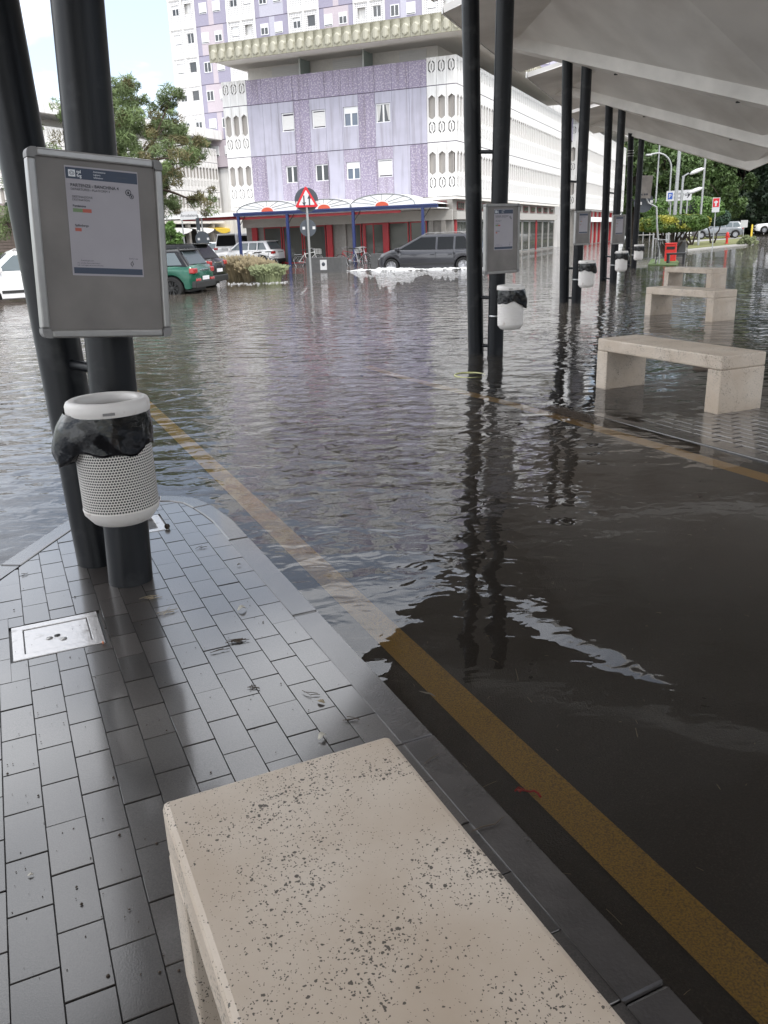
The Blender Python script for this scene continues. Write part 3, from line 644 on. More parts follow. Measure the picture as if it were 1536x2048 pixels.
for k, (px, py, ds, lab, perf) in {2: (1021,610,9.98,'ribbed white bin with black bag on the second post pair'), 3: (1173,545,17.0,'white bin with black bag under the small board of the third pair'), 4: (1243,518,22.9,'pale bin with thin black bag edge on the fourth post pair'), 5: (1277,508,30.2,'farthest pale bin with black bag beside the wire banded posts')}.items() if False else {2: (1021,610,9.98,'ribbed white bin with black bag on the second post pair',False), 3: (1173,545,17.0,'white bin with black bag under the small board of the third pair',False), 4: (1243,518,22.9,'pale bin with thin black bag edge on the fourth post pair',False), 5: (1277,508,30.2,'farthest pale bin with black bag beside the wire banded posts',False)}.items():
    c = at(px, py, ds); litter_bin(c, .38, lab, rad(-15), .03, axis_at(POSTS[k], .6), perf, k)

# ================================================================== STONE BENCHES
def bench(k, label, cut):
    a, b = PAIR[k+1]; c = pl(a-3.08, b+.085, 0)
    zb = {0: .037, 1: -.012, 2: -.036, 3: -.036}[k]; Ht = .47
    t = thing('stone_bench', label, 'bench', (c.x, c.y, zb), PROT, 'stone benches on the platforms')
    Lh, Wh, th = .775, .24, .115
    mb = MB(); mb.box(-Wh, Wh, -Lh, Lh, Ht-zb-th, Ht-zb); obj('seat', mb, MATS['bench_stone'], t, bevel=.012)
    for s in (-1, 1):
        mb = MB(); y0, y1 = sorted((s*Lh, s*(Lh-.15))); mb.box(-Wh, Wh, y0, y1, 0, Ht-zb-th-.0006); obj('leg', mb, MATS['bench_stone'], t, bevel=.008)
    return t
bench(0, 'pitted stone bench in the foreground, nearest the viewer', 0)
b1 = bench(1, 'stone bench on wet paving with white smears on its seat', 0)
bench(2, 'stone bench in the middle of the three flooded ones', 0)
bench(3, 'farthest stone bench, in front of the green verge', 0)
# bird-lime smears on the second bench
# ================================================================== BUILDINGS  (local x along the front to the right, y into the block, z up)
BROT = rad(-23.5); BO = Vector((4.364, 45.872, 0))
BU = Vector((math.cos(rad(23.5)), -math.sin(rad(23.5)), 0)); BV = Vector((math.sin(rad(23.5)), math.cos(rad(23.5)), 0))
def bw(u, v, z=0): return BO+BU*u+BV*v+Vector((0,0,z))
def building(name, label, u=0, v=0, cat='building'):
    return thing(name, label, cat, bw(u, v), BROT)
def rectp(x0, x1, y0, y1): return [(x0,y0),(x1,y0),(x1,y1),(x0,y1)]
XZ = Matrix(((1,0,0,0),(0,0,-1,0),(0,1,0,0),(0,0,0,1)))     # polygon in XY -> wall in XZ, thickness toward -Y becomes front
def hexa(cx, cy, w, h, t): return [(cx-w/2,cy-h/2+t),(cx,cy-h/2),(cx+w/2,cy-h/2+t),(cx+w/2,cy+h/2-t),(cx,cy+h/2),(cx-w/2,cy+h/2-t)]
def ornament(cx, cy, w, h):
    s = .055; x0, x1 = w/2, w/2-s; t = .13; g = .035
    L = [(cx-g,cy+h/2),(cx-x0+.05,cy+h/2-t*.6),(cx-x0,cy+h/2-t),(cx-x0,cy-h/2+t),(cx-x0+.05,cy-h/2+t*.6),(cx-g,cy-h/2),(cx-g,cy-h/2+s*1.3),(cx-x1,cy-h/2+t+.03),(cx-x1,cy+h/2-t-.03),(cx-g,cy+h/2-s*1.3)]
    Rr = [(2*cx-p[0], p[1]) for p in L][::-1]
    return [L, Rr, rectp(cx-.025, cx+.025, cy-.14, cy+.14)]
def front(poly, holes, th):                # wall slab, outer face at y=0, thickness into +y
    mb = MB()
    if len(holes) == 1 and len(holes[0]) == 4:          # plain opening: four butted strips
        a0, a1 = poly[0][0], poly[1][0]; c0, c1 = poly[0][1], poly[2][1]; h = holes[0]; x0, x1, z0, z1 = h[0][0], h[1][0], h[0][1], h[2][1]
        v = [(a0,c0),(a1,c0),(a1,c1),(a0,c1),(x0,z0),(x1,z0),(x1,z1),(x0,z1)]; n = 8
        vs = [(p[0], 0, p[1]) for p in v]+[(p[0], th, p[1]) for p in v]
        fs = [(0,1,5,4),(1,2,6,5),(2,3,7,6),(3,0,4,7)]; fs += [tuple(i+8 for i in f[::-1]) for f in fs]
        fs += [(i, i+8, (i+1) % 4+8, (i+1) % 4) for i in range(4)]+[(4+i, 4+(i+1) % 4, 12+(i+1) % 4, 12+i) for i in range(4)]
        mb.add(vs, fs); return mb
    mb.prism(poly, -th, 0, XZ, holes=holes); return mb
PW = .527
def panel_mesh(kind):
    hs = 2.60
    if kind == 'storey': holes = [hexa(0, 1.62, .37, 1.14, .14)]+ornament(0, .68, .36, .58); poly = rectp(-PW/2+.006, PW/2-.006, .0, hs)
    else: holes = ornament(0, .84, .36, .58); poly = rectp(-PW/2+.006, PW/2-.006, 0, 1.26)
    return front(poly, holes, .10).mesh('white_panel', MATS['white_facade'])
PANEL_S, PANEL_P = panel_mesh('storey'), panel_mesh('parapet')
def panel_run(t, n, M0, zs=(3.28, 5.92), zp=8.56, name='white_panel', v0=0):
    """n panels along local +x of M0, each storey and the parapet; recess behind"""
    for i in range(n):
        for z in zs: link(name, PANEL_S, t, M=M0 @ Matrix.Translation((PW*(i+.5), 0, z)))
        link(name, PANEL_P, t, M=M0 @ Matrix.Translation((PW*(i+.5), 0, zp)))
    for z in zs:
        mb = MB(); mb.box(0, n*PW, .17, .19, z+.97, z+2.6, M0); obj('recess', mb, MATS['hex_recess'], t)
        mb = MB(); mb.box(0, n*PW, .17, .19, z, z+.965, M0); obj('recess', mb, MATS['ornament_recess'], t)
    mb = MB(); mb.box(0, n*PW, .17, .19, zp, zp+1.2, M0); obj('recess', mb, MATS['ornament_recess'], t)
    mb = MB()
    for z in (zs[1]-.035, zp-.035): mb.box(0, n*PW, .02, .16, z, z+.032, M0)
    obj('seam', mb, MATS['seam'], t)
def window(t, u0, u1, z0, z1, style, y=0.0, M=None):
    """white framed window; style: panes, half, shut, curtain"""
    M = M or Matrix.Identity(4); mb = MB(); f = .055; w = u1-u0
    mb.box(u0-.03, u1+.03, y-.035, y+.06, z0-.03, z0+.03, M); mb.box(u0, u1, y-.02, y+.06, z1-f, z1, M); mb.box(u0, u0+f, y-.02, y+.06, z0+.03, z1-f, M); mb.box(u1-f, u1, y-.02, y+.06, z0+.03, z1-f, M)
    top = z1-f
    if style == 'half': mb.box(u0+f, u1-f, y-.012, y+.05, z1-f-.26, z1-f, M); top = z1-f-.26
    if style in ('panes', 'half', 'curtain'): mb.box((u0+u1)/2-.045, (u0+u1)/2+.045, y-.01, y+.05, z0+.03, top, M)
    fr = obj('window', mb, MATS['window_white'], t)
    if style == 'shut':
        mb = MB(); gap = .06
        q = int((z1-z0-.1-gap)/.07)
        for i in range(q): mb.box(u0+f, u1-f, y-.005, y+.04, z0+.03+gap+i*.07, z0+.03+gap+i*.07+.066, M)
        obj('shutter', mb, MATS['shutter'], fr)
    else:
        mb = MB(); mb.box(u0+f, u1-f, y+.022, y+.03, z0+.03, top, M); obj('pane', mb, MATS['glass_blue' if style == 'half' else 'glass'], fr)
        if style == 'curtain':
            for s in (-1, 1):
                mb = MB(); c = (u0+u1)/2; xa, xb = sorted((c+s*(w/2-f), c+s*.12)); xd = c+s*.26
                pts = [(xa if s < 0 else xb, z0+.1), (xd, z0+.1), (xb if s < 0 else xa, top), (xa if s < 0 else xb, top)]
                mb.add([(p[0], y+.018, p[1]) for p in pts], [(0,1,2,3)], M=M); obj('curtain', mb, MATS['curtain'], fr)

# ---- the violet block at the corner
tb = building('violet_block', 'violet and white panelled block with fluted concrete roof edge behind the shops')
PV = .9655
rows = [(5.90, 8.50, 'LLLDLLLDLLL'), (3.28, 5.86, 'DLMDMLMDMLD'), (8.54, 9.76, 'DDDDDDDDDDD')]
wins = {0: {2: ('shut', -10.09,-9.29, 7.02,7.96), 4: ('shut', -8.20,-7.38, 7.05,7.96), 6: ('half', -6.32,-5.45, 7.01,7.96), 8: ('curtain', -4.43,-3.61, 7.05,7.97)},
        1: {2: ('panes', -10.02,-9.23, 4.39,5.28), 4: ('panes', -8.18,-7.30, 4.39,5.25), 6: ('half', -6.28,-5.46, 4.37,5.25), 8: ('shut', -4.42,-3.56, 4.39,5.28)}}
for ri, (z0, z1, pat) in enumerate(rows):
    for i, ch in enumerate(pat):
        x0 = -12.2+i*PV; w = wins.get(ri, {}).get(i)
        mb = front(rectp(x0+.006, x0+PV-.006, z0, z1), [rectp(w[1], w[2], w[3], w[4])] if w else [], .14)
        obj('facade_panel', mb, MATS[{'L': 'lavender', 'D': 'violet_pebble', 'M': 'violet_mid'}[ch]], tb)
        if w: window(tb, w[1]+.01, w[2]-.01, w[3]+.01, w[4]-.01, w[0], .07)
mb = MB(); mb.box(-12.2, -1.58, .145, .16, 3.28, 9.7); mb.box(-12.2, -1.58, .02, .145, 5.862, 5.898); mb.box(-12.2, -1.58, .02, .145, 8.502, 8.538); obj('seam', mb, MATS['seam'], tb)
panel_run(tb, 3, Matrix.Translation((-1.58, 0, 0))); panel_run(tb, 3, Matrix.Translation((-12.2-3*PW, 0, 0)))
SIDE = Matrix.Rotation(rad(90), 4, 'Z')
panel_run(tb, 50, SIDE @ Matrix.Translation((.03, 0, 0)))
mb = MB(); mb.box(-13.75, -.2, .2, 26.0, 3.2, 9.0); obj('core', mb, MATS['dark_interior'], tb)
mb = MB(); mb.box(-13.78, -.02, -.0, 26.4, 3.12, 3.25); obj('soffit', mb, MATS['soffit'], tb)
# roof storey, set back, with screens and blinds
mb = MB(); mb.box(-12.9, -1.5, 1.5, 25.5, 9.0, 10.62); obj('roof_storey', mb, MATS['top_wall'], tb)
mb = MB(); mb.box(-13.4, .75, -1.44, 27.2, 10.62, 11.36); mb2 = mb; obj('roof', mb, MATS['soffit'], tb)
for (x0, x1) in ((-11.3, -9.1), (-7.5, -5.4), (-3.6, -2.1)):
    mb = MB()
    for q in range(14): mb.box(x0, x1, 1.44, 1.498, 9.2+q*.095, 9.2+q*.095+.09)
    obj('roller_blind', mb, MATS['shutter'], tb)
for x in (-8.9, -5.15):
    mb = MB(); mb.box(x-.02, x+.02, .25, 1.45, 9.75, 10.58); so_ = obj('balcony_screen', mb, MATS['screen_glass'], tb)
    for y in (.25, 1.4): mb = MB(); mb.box(x-.04, x+.04, y-.03, y+.03, 9.5, 10.61); obj('screen_frame', mb, MATS['rail_metal'], so_)
for y0, y1, z0 in ((3.0,3.8,9.75),(8.5,9.3,9.9),(13,13.8,9.8),(19,19.8,9.8)): mb = MB(); mb.box(-1.499, -1.15, y0, y1, z0, z0+.55); obj('air_conditioner', mb, MATS['window_white'], tb, bevel=.02)
for y0, y1 in ((4.6,5.9),(10.4,11.8),(15,16.6),(21,22.4)): mb = MB(); mb.box(-1.499, -1.46, y0, y1, 9.2, 10.4); obj('roller_blind', mb, MATS['shutter'], tb)
mb = MB(); mb.box(-9.35, -9.05, 1.1, 1.45, 9.95, 10.45); obj('air_conditioner', mb, MATS['window_white'], tb, bevel=.02)
# fluted concrete roof edge: one precast piece per bay with its raised hexagon
FW = 14.2/27
mbp = MB(); mbp.box(-FW/2+.008, FW/2-.008, -.07, 0, 0, .86)
hx = hexa(0, .34, .36, .58, .12); hi = hexa(0, .34, .26, .46, .09)
vs = [(p[0], -.071, p[1]) for p in hx]+[(p[0], -.125, p[1]) for p in hi]; mbp.add(vs, [(i, (i+1) % 6, 6+(i+1) % 6, 6+i) for i in range(6)]+[tuple(range(6, 12))])
FME = mbp.mesh('fascia_piece', MATS['fascia_concrete'])
for i in range(27): link('fascia_piece', FME, tb, (-13.4+FW*(i+.5), -1.442, 10.53))
FMS = Matrix.Translation((.752, -1.44, 10.53)) @ SIDE
for i in range(54): link('fascia_piece', FME, tb, M=FMS @ Matrix.Translation((FW*(i+.5), 0, 0)))
# ---- ground floor: glazed shops with red frames
shop = building('glazed_shop', 'empty shop with red framed glass under the violet block', 0, 0, 'shop')
mb = MB(); mb.box(-13.0, -.30, .15, .25, 0, 2.1); obj('back_wall', mb, MATS['shop_wall'], shop)
mb = MB(); mb.box(-13.1, -.25, -.05, .12, 2.10, 2.62); obj('shop_band', mb, MATS['shop_band'], shop)
mb = MB(); mb.box(-13.0, -.25, -.02, .16, 2.63, 3.10); obj('transom_wall', mb, MATS['shop_wall'], shop)
mb = MB(); mb.box(-13.2, .1, -.35, .14, -.12, .05); obj('plinth', mb, MATS['planter'], shop, bevel=.01)
GL = [(-11.75,-10.6),(-10.5,-9.25),(-9.15,-7.75),(-6.1,-5.55),(-3.95,-2.75),(-2.65,-1.7)]
for (x0, x1) in GL:
    mb = MB(); f = .05; mb.box(x0, x1, .02, .10, 2.03, 2.09); mb.box(x0, x1, .02, .10, .06, .13); mb.box(x0, x0+f, .02, .10, .13, 2.03); mb.box(x1-f, x1, .02, .10, .13, 2.03)
    w = obj('shop_window', mb, MATS['shop_red'], shop); mb = MB(); mb.box(x0+f, x1-f, .055, .065, .13, 2.03); obj('pane', mb, MATS['shop_glass'], w)
mb = MB(); mb.box(-5.45,-5.28,.0,.10,.06,2.0); mb.box(-4.25,-4.08,.0,.10,.06,2.0); mb.box(-5.45,-4.08,.0,.10,2.0,2.1); mb.box(-4.85,-4.79,.02,.10,.06,2.0); d = obj('door', mb, MATS['shop_red'], shop)
mb = MB(); mb.box(-5.28,-4.85,.05,.06,.06,2.0); mb.box(-4.79,-4.25,.05,.06,.06,2.0); obj('pane', mb, MATS['shop_glass'], d)
for x in (-7.45, -4.0-.05+.02, -12.3):
    mb = MB(); mb.box(x-.17, x+.17, -.14, .015, .05, 2.095); obj('pilaster', mb, MATS['shop_red'], shop, bevel=.01)
for x in (-8.0+.45, -6.6, -1.45, -.75):
    mb = MB(); mb.box(x-.12, x+.12, -.03, .14, .05, 2.095); obj('pier', mb, MATS['shop_wall'], shop)
# windows above the band, right end
for (x0, x1) in ((-2.5,-1.75),(-1.3,-.55)):
    mb = MB(); mb.box(x0,x1,-.06,-.021,2.66,3.06); w = obj('clerestory_window', mb, MATS['shop_darkred'], shop)
    mb = MB()
    for q in range(3): s = (x1-x0)/3; mb.box(x0+q*s+.03, x0+(q+1)*s-.03, -.07,-.061,2.71,3.01)
    obj('pane', mb, MATS['shop_glass'], w)
# side elevation at ground level
sh2 = building('side_shops', 'row of grey shops with dark red windows along the side of the violet block', -.3, 0, 'shop')
mb = MB(); mb.box(-.15, 0, .3, 26, 0, 3.1); obj('wall', mb, MATS['shop_wall'], sh2)
mb = MB(); mb.box(.0, .22, .3, 26, 2.12, 2.52); obj('shop_band', mb, MATS['shop_band'], sh2)
for i in range(12):
    y = .9+i*2.1
    mb = MB(); mb.box(.003,.05,y,y+1.2,2.62,3.02); w = obj('clerestory_window', mb, MATS['shop_darkred'], sh2)
    mb = MB()
    for q in range(3): mb.box(.051,.06,y+.04+q*.39,y+.04+q*.39+.33,2.67,2.97)
    obj('pane', mb, MATS['shop_glass'], w)
    if i % 3 == 0: mb = MB(); mb.box(.003,.08,y-.45,y-.2,.05,2.11); obj('pilaster', mb, MATS['shop_red'], sh2)
    mb = MB(); mb.box(.003,.04,y-.1,y+1.5,.1,2.05); w = obj('shop_window', mb, MATS['galv'], sh2)
    mb = MB()
    for q in range(3): mb.box(.041,.05,y-.06+q*.52,y-.06+q*.52+.47,.16,2.0)
    obj('pane', mb, MATS['shop_glass'], w)
# ---- awning: three white barrel vaults on a blue beam with red half-suns
aw = building('vaulted_awning', 'white barrel vaulted awning with red half suns on blue posts', 0, 0, 'awning')
AF = -2.05
mb = MB(); mb.box(-12.35, -.35, AF-.06, AF+.10, 2.70, 2.84); mb.box(-12.35, -.35, AF-.10, AF-.061, 2.80, 2.88); obj('beam', mb, MATS['shop_blue'], aw)
mb = MB(); mb.box(-12.3, -.4, AF+.101, -.06, 2.66, 2.70); obj('ceiling', mb, MATS['awning_white'], aw)
mb = MB(); mb.box(-12.3, -2.4, AF+.104, AF+.16, 2.52, 2.655); obj('red_edge', mb, MATS['shop_red'], aw)
VA = [(-12.15,-8.25,.56),(-8.35,-5.10,.50),(-5.2,-1.55,.60)]
for (x0, x1, hh_) in VA:
    c, w = (x0+x1)/2, (x1-x0)/2; n = 22
    arc = [(c-w*math.cos(math.pi*i/n), 2.885+hh_*math.sin(math.pi*i/n)**.85) for i in range(n+1)]
    mb = MB(); vs = [(p[0], AF, p[1]) for p in arc]+[(p[0], -.03, p[1]) for p in arc]+[(p[0], AF, p[1]-.05) for p in arc]+[(p[0], -.03, p[1]-.05) for p in arc]; m_ = n+1
    fs = [(i, i+1, m_+i+1, m_+i) for i in range(n)]+[(2*m_+i+1, 2*m_+i, 3*m_+i, 3*m_+i+1) for i in range(n)]
    mb.add(vs, fs, True); va = obj('vault', mb, MATS['awning_white'], aw)
    mb = MB(); mb.prism([(p[0], p[1]-.052) for p in arc], -.03, .0, Matrix.Translation((0, AF, 0)) @ XZ); obj('lunette', mb, MATS['awning_white'], va)
    mb = MB(); mb.tube([(p[0], AF-.012, p[1]-.02) for p in arc], .022, 6)
    for i in range(1, 8):
        a = math.pi*i/8; mb.tube([(c-.45*math.cos(a), AF-.012, 2.89+.25*math.sin(a)), (c-w*.97*math.cos(a), AF-.012, 2.875+hh_*.97*math.sin(a)**.85)], .014, 5)
    obj('rib', mb, MATS['galv'], va)
    mb = MB(); mb.prism([(c-.36*math.cos(math.pi*i/14), 2.886+.21*math.sin(math.pi*i/14)) for i in range(15)], -.03, .0, Matrix.Translation((0, AF-.035, 0)) @ XZ); obj('half_sun', mb, MATS['sun_red'], va)
mb = MB(); mb.add([(-1.6,AF,2.885),(-.4,AF,2.885),(-.4,-.05,2.885),(-1.6,-.05,2.885),(-1.6,AF,3.15),(-1.6,-.05,3.15)], [(0,1,4),(3,5,2),(4,1,2,5),(0,4,5,3)]); obj('end_slope', mb, MATS['awning_white'], aw)
for x in (-12.1, -9.0, -5.05, -1.15):
    mb = MB(); mb.box(x-.07, x+.07, AF-.05, AF+.08, -.1, 2.70); obj('post', mb, MATS['shop_blue'], aw, bevel=.01)
    mb = MB(); mb.tube([(x, AF+.05, 2.15),(x+.40, AF+.05, 2.69)], .02, 6); obj('brace', mb, MATS['bike_black'], aw)
# left continuation of the awning: flat white canopy with red soffit on grey posts
aw2 = building('flat_canopy', 'flat white canopy with red soffit left of the vaulted awning', 0, 0, 'canopy')
mb = MB(); mb.box(-20.5, -12.36, AF-.05, 1.2, 2.72, 2.92); obj('roof', mb, MATS['awning_white'], aw2)
mb = MB(); mb.box(-16.2, -12.4, AF+.4, 1.1, 2.60, 2.715); obj('red_soffit', mb, MATS['shop_red'], aw2)
for x in (-19.6, -17.3, -14.6):
    mb = MB(); mb.tube([(x, AF+.1, -.1),(x, AF+.1, 2.72)], .05, 10); obj('post', mb, MATS['galv'], aw2)

# ---- tower behind
tt = building('violet_tower', 'tall violet tower with pale perforated loggias behind the low block', 0, 30, 'building')
UB = [-38.1,-35.17,-31.77,-28.78,-25.41,-22.35,-19.04,-16.1,-12.72,-9.7,-6.3,-3.3,0.1]
FH = 2.43; Z0 = 13.06-5*FH
mb = MB(); mb.box(-38.0, 0, .3, 14, 0, 30.5); obj('core', mb, MATS['white_facade'], tt)
tw = {}
def towin(style):
    if style in tw: return tw[style]
    mb = MB(); mb.box(-.40,.40,-.05,.05,-.45,.45, mi=0)
    if style == 'panes': mb.box(-.33,-.04,-.06,-.051,-.38,.38, mi=1); mb.box(.04,.33,-.06,-.051,-.38,.38, mi=1)
    elif style == 'half': mb.box(-.33,-.04,-.06,-.051,-.38,.12, mi=1); mb.box(.04,.33,-.06,-.051,-.38,.12, mi=1)
    elif style == 'dark': mb.box(-.36,.36,-.06,-.051,-.41,.41, mi=1)
    else: mb.box(-.36,.36,-.06,-.051,-.41,-.34, mi=1)
    tw[style] = mb.mesh('window', [MATS['window_white'], MATS['glass']]); return tw[style]
rr = random.Random(4)
for f in range(3, 12):
    z = Z0+f*FH
    for bI in range(12):
        x0, x1 = UB[bI], UB[bI+1]; white = bI % 2 == 0; c = (x0+x1)/2; w = x1-x0
        if white:
            mb = MB(); mb.box(x0, x1, -.1, .28, z, z+.42); mb.box(c-.09, c+.09, -.08, .28, z+.42, z+FH); mb.box(x0, x0+.14, -.08, .28, z+.42, z+FH); mb.box(x1-.14, x1, -.08, .28, z+.42, z+FH); obj('loggia_frame', mb, MATS['white_facade'], tt)
            for (g0, g1) in ((x0+.14, c-.09), (c+.09, x1-.14)):
                mb = MB(); gc = (g0+g1)/2; zz = z+.42; op = rectp(gc-.38, gc+.38, zz+.78, zz+1.62)
                mb = front(rectp(g0, g1, zz, z+FH), [op], .10); obj('perforated_screen', mb, MATS['tower_grille'], tt)
                if rr.random() < .75: link('window', towin(rr.choice(['panes','dark','half','shut'])), tt, (gc, .16, zz+1.2))
        else:
            par = (f+bI//2) % 2; cols = [('tower_violet','tower_pink'),('tower_pink','tower_violet')][par] if bI % 4 == 1 else [('tower_violet','tower_lilac'),('tower_lilac','tower_violet')][par]
            segs = [(x0, x0+w*.42), (x0+w*.42, x0+w*.58), (x0+w*.58, x1)] if par == 0 else [(x0, x0+w*.14), (x0+w*.14, x0+w*.86), (x0+w*.86, x1)]
            mm = [cols[0], cols[1], cols[0]] if par == 0 else [cols[1], cols[0], cols[1]]
            for (s0, s1), q in zip(segs, mm): mb = MB(); mb.box(s0, s1, 0, .29, z+.03, z+FH-.03); obj('facade_panel', mb, MATS[q], tt)
            mb = MB(); mb.box(x0, x1, .03, .29, z-.03, z+.03); obj('seam', mb, MATS['seam'], tt)
            for xx in (x0+w*.27, x0+w*.70): link('window', towin(rr.choice(['shut','shut','panes','half','shut'])), tt, (xx, .0, z+1.45))
# ---- white wing on the left, facing the car park
lw = building('white_wing', 'white panelled wing with slotted balconies behind the pine', -34, -4, 'building')
panel_run(lw, 64, SIDE)
mb = MB(); mb.box(-10, -.2, 0, 33.8, 3.2, 9.0); obj('core', mb, MATS['dark_interior'], lw)
mb = MB(); mb.box(-10, .05, -.2, 34, 3.05, 3.27); obj('soffit', mb, MATS['soffit'], lw)
mb = MB(); mb.box(-10, -1.6, 0, 33, 9.0, 10.6); obj('roof_storey', mb, MATS['top_wall'], lw)
mb = MB(); mb.box(-10, .6, -1, 34, 10.6, 11.4); obj('roof', mb, MATS['white_facade'], lw)
mb = MB(); mb.box(-10, -2.5, 0, 34, 0, 3.05); obj('arcade_wall', mb, MATS['dark_interior'], lw)
for y in range(0, 34, 4):
    mb = MB(); mb.box(-.4, -.05, y, y+.35, 0, 3.05); obj('arcade_pier', mb, MATS['shop_wall'], lw)
# coloured scalloped awnings under the arcade
for i, (y, mname, nm) in enumerate(((17.0,'awning_orange','orange'),(21.5,'awning_lime','lime green'),(25.0,'awning_white','white'),(28.6,'awning_white','white'),(31.8,'awning_yellow','yellow'))):
    lab = {0: 'orange scalloped awning, leftmost in the arcade', 1: 'lime green scalloped awning in the arcade', 2: 'white scalloped awning beside the lime green one', 3: 'white scalloped awning beside the yellow one', 4: 'yellow scalloped awning nearest the glazed shop'}[i]
    t = thing('scalloped_awning', lab, 'awning', bw(-34, -4)+BU*.4+BV*y, BROT, 'coloured awnings in the arcade')
    mb = MB(); n = 18; L = 2.9; vs = []
    for q in range(n+1):
        yy = L*q/n; s = math.sin(math.pi*q/n); vs += [(-1.2, yy, 2.75), (.0, yy, 2.55), (.0, yy, 2.42-.30*s), (-.02, yy, 2.42-.30*s), (-.02, yy, 2.53), (-1.2, yy, 2.73)]
    fs = [(q*6+e, q*6+(e+1) % 6, q*6+6+(e+1) % 6, q*6+6+e) for q in range(n) for e in range(6)]
    mb.add(vs, fs+[(5,4,3,2,1,0), tuple(n*6+e for e in range(6))]); obj('fabric', mb, MATS[mname], t)
    mb = MB(); mb.box(-.12,.0,L/2-.12,L/2+.12,1.75,2.05); mb.tube([(-.06,L/2,2.05),(-.06,L/2,2.45)], .015, 5); obj('hanging_sign', mb, MATS['sign_white'], t)
# ---- second white block along the street
sb = building('far_white_block', 'white slotted block further along the street beside the posts', 1.0, 30.2, 'building')
panel_run(sb, 48, SIDE @ Matrix.Translation((0.6, 0, 0)), zs=(3.0, 5.6), zp=8.2)
panel_run(sb, 3, Matrix.Translation((-1.6, .0, 0)), zs=(3.0, 5.6), zp=8.2)
mb = MB(); mb.box(-9, -.2, .22, 25.8, 2.9, 8.9); obj('core', mb, MATS['white_facade'], sb)
mb = MB(); mb.box(-9, -1.6, 1.4, 24, 8.9, 10.2); obj('roof_storey', mb, MATS['top_wall'], sb)
mb = MB(); mb.box(-9, .6, -.8, 26.6, 10.2, 11.2); obj('roof', mb, MATS['white_facade'], sb)
mb = MB(); mb.box(-9, -.6, .4, 25, 0, 2.9); obj('ground_wall', mb, MATS['shop_wall'], sb)
for i in range(10): mb = MB(); mb.box(-.6,-.45,1+i*2.4,1.5+i*2.4,.05,2.85); obj('pilaster', mb, MATS['shop_red'], sb)
mb = MB(); mb.box(-.58, .05, .3, 25, 1.95, 2.35); obj('shop_band', mb, MATS['awning_white'], sb)
# ---- planters in front of the shops
def planter(px, py, L, label, paper):
    p = gp(px, py); t = thing('planter_box', label, 'planter', (p.x, p.y, 0), BROT, 'dark planters before the shop')
    mb = MB(); w, h = .5, .62; mb.prism([(-L/2,-w/2),(L/2,-w/2),(L/2,w/2),(-L/2,w/2)], -.1, h, holes=[[(-L/2+.06,-w/2+.06),(L/2-.06,-w/2+.06),(L/2-.06,w/2-.06),(-L/2+.06,w/2-.06)]]); obj('trough', mb, MATS['planter'], t, bevel=.012)
    mb = MB(); mb.box(-L/2+.06, L/2-.06, -w/2+.06, w/2-.06, h-.12, h-.06); obj('soil', mb, MATS['soil'], t)
    if paper:
        mb = MB(); mb.box(-.16,.16,-w/2-.008,-w/2-.001,.10,.52); n_ = obj('notice', mb, MATS['sign_white'], t)
        mb = MB(); mb.lathe([(0,0),(.085,0),(.085,.002),(0,.002)], 18, Matrix.Translation((0,-w/2-.008,.34)) @ Matrix.Rotation(rad(90), 4, 'X')); obj('round_symbol', mb, MATS['sign_grey'], n_)
planter(653, 544, 1.75, 'dark planter with a white notice on its front', True)
planter(782, 533, 1.9, 'dark planter behind the bow of the grey people carrier', False)
# ---- brown garage and hedge at the far left
p = gp(20, 520); tg = thing('garage_building', 'low brown garage with slatted boards at the left edge', 'building', (-17.5, 38.5, 0), BROT)
mb = MB(); mb.box(-6, 5, .1, 6, -.1, 2.6); obj('wall', mb, MATS['brown_roof'], tg)
for i in range(18): mb = MB(); mb.box(-6, 5, 0, .09, .15+i*.13, .15+i*.13+.11); obj('slat', mb, MATS['brown_boards'], tg)
mb = MB(); mb.add([(-6.5,-.7,2.5),(5.5,-.7,2.5),(5.5,6.5,3.5),(-6.5,6.5,3.5),(-6.5,-.7,2.7),(5.5,-.7,2.7),(5.5,6.5,3.7),(-6.5,6.5,3.7)], [(0,3,2,1),(4,5,6,7),(0,1,5,4),(1,2,6,5),(2,3,7,6),(3,0,4,7)]); obj('roof', mb, MATS['brown_roof'], tg)
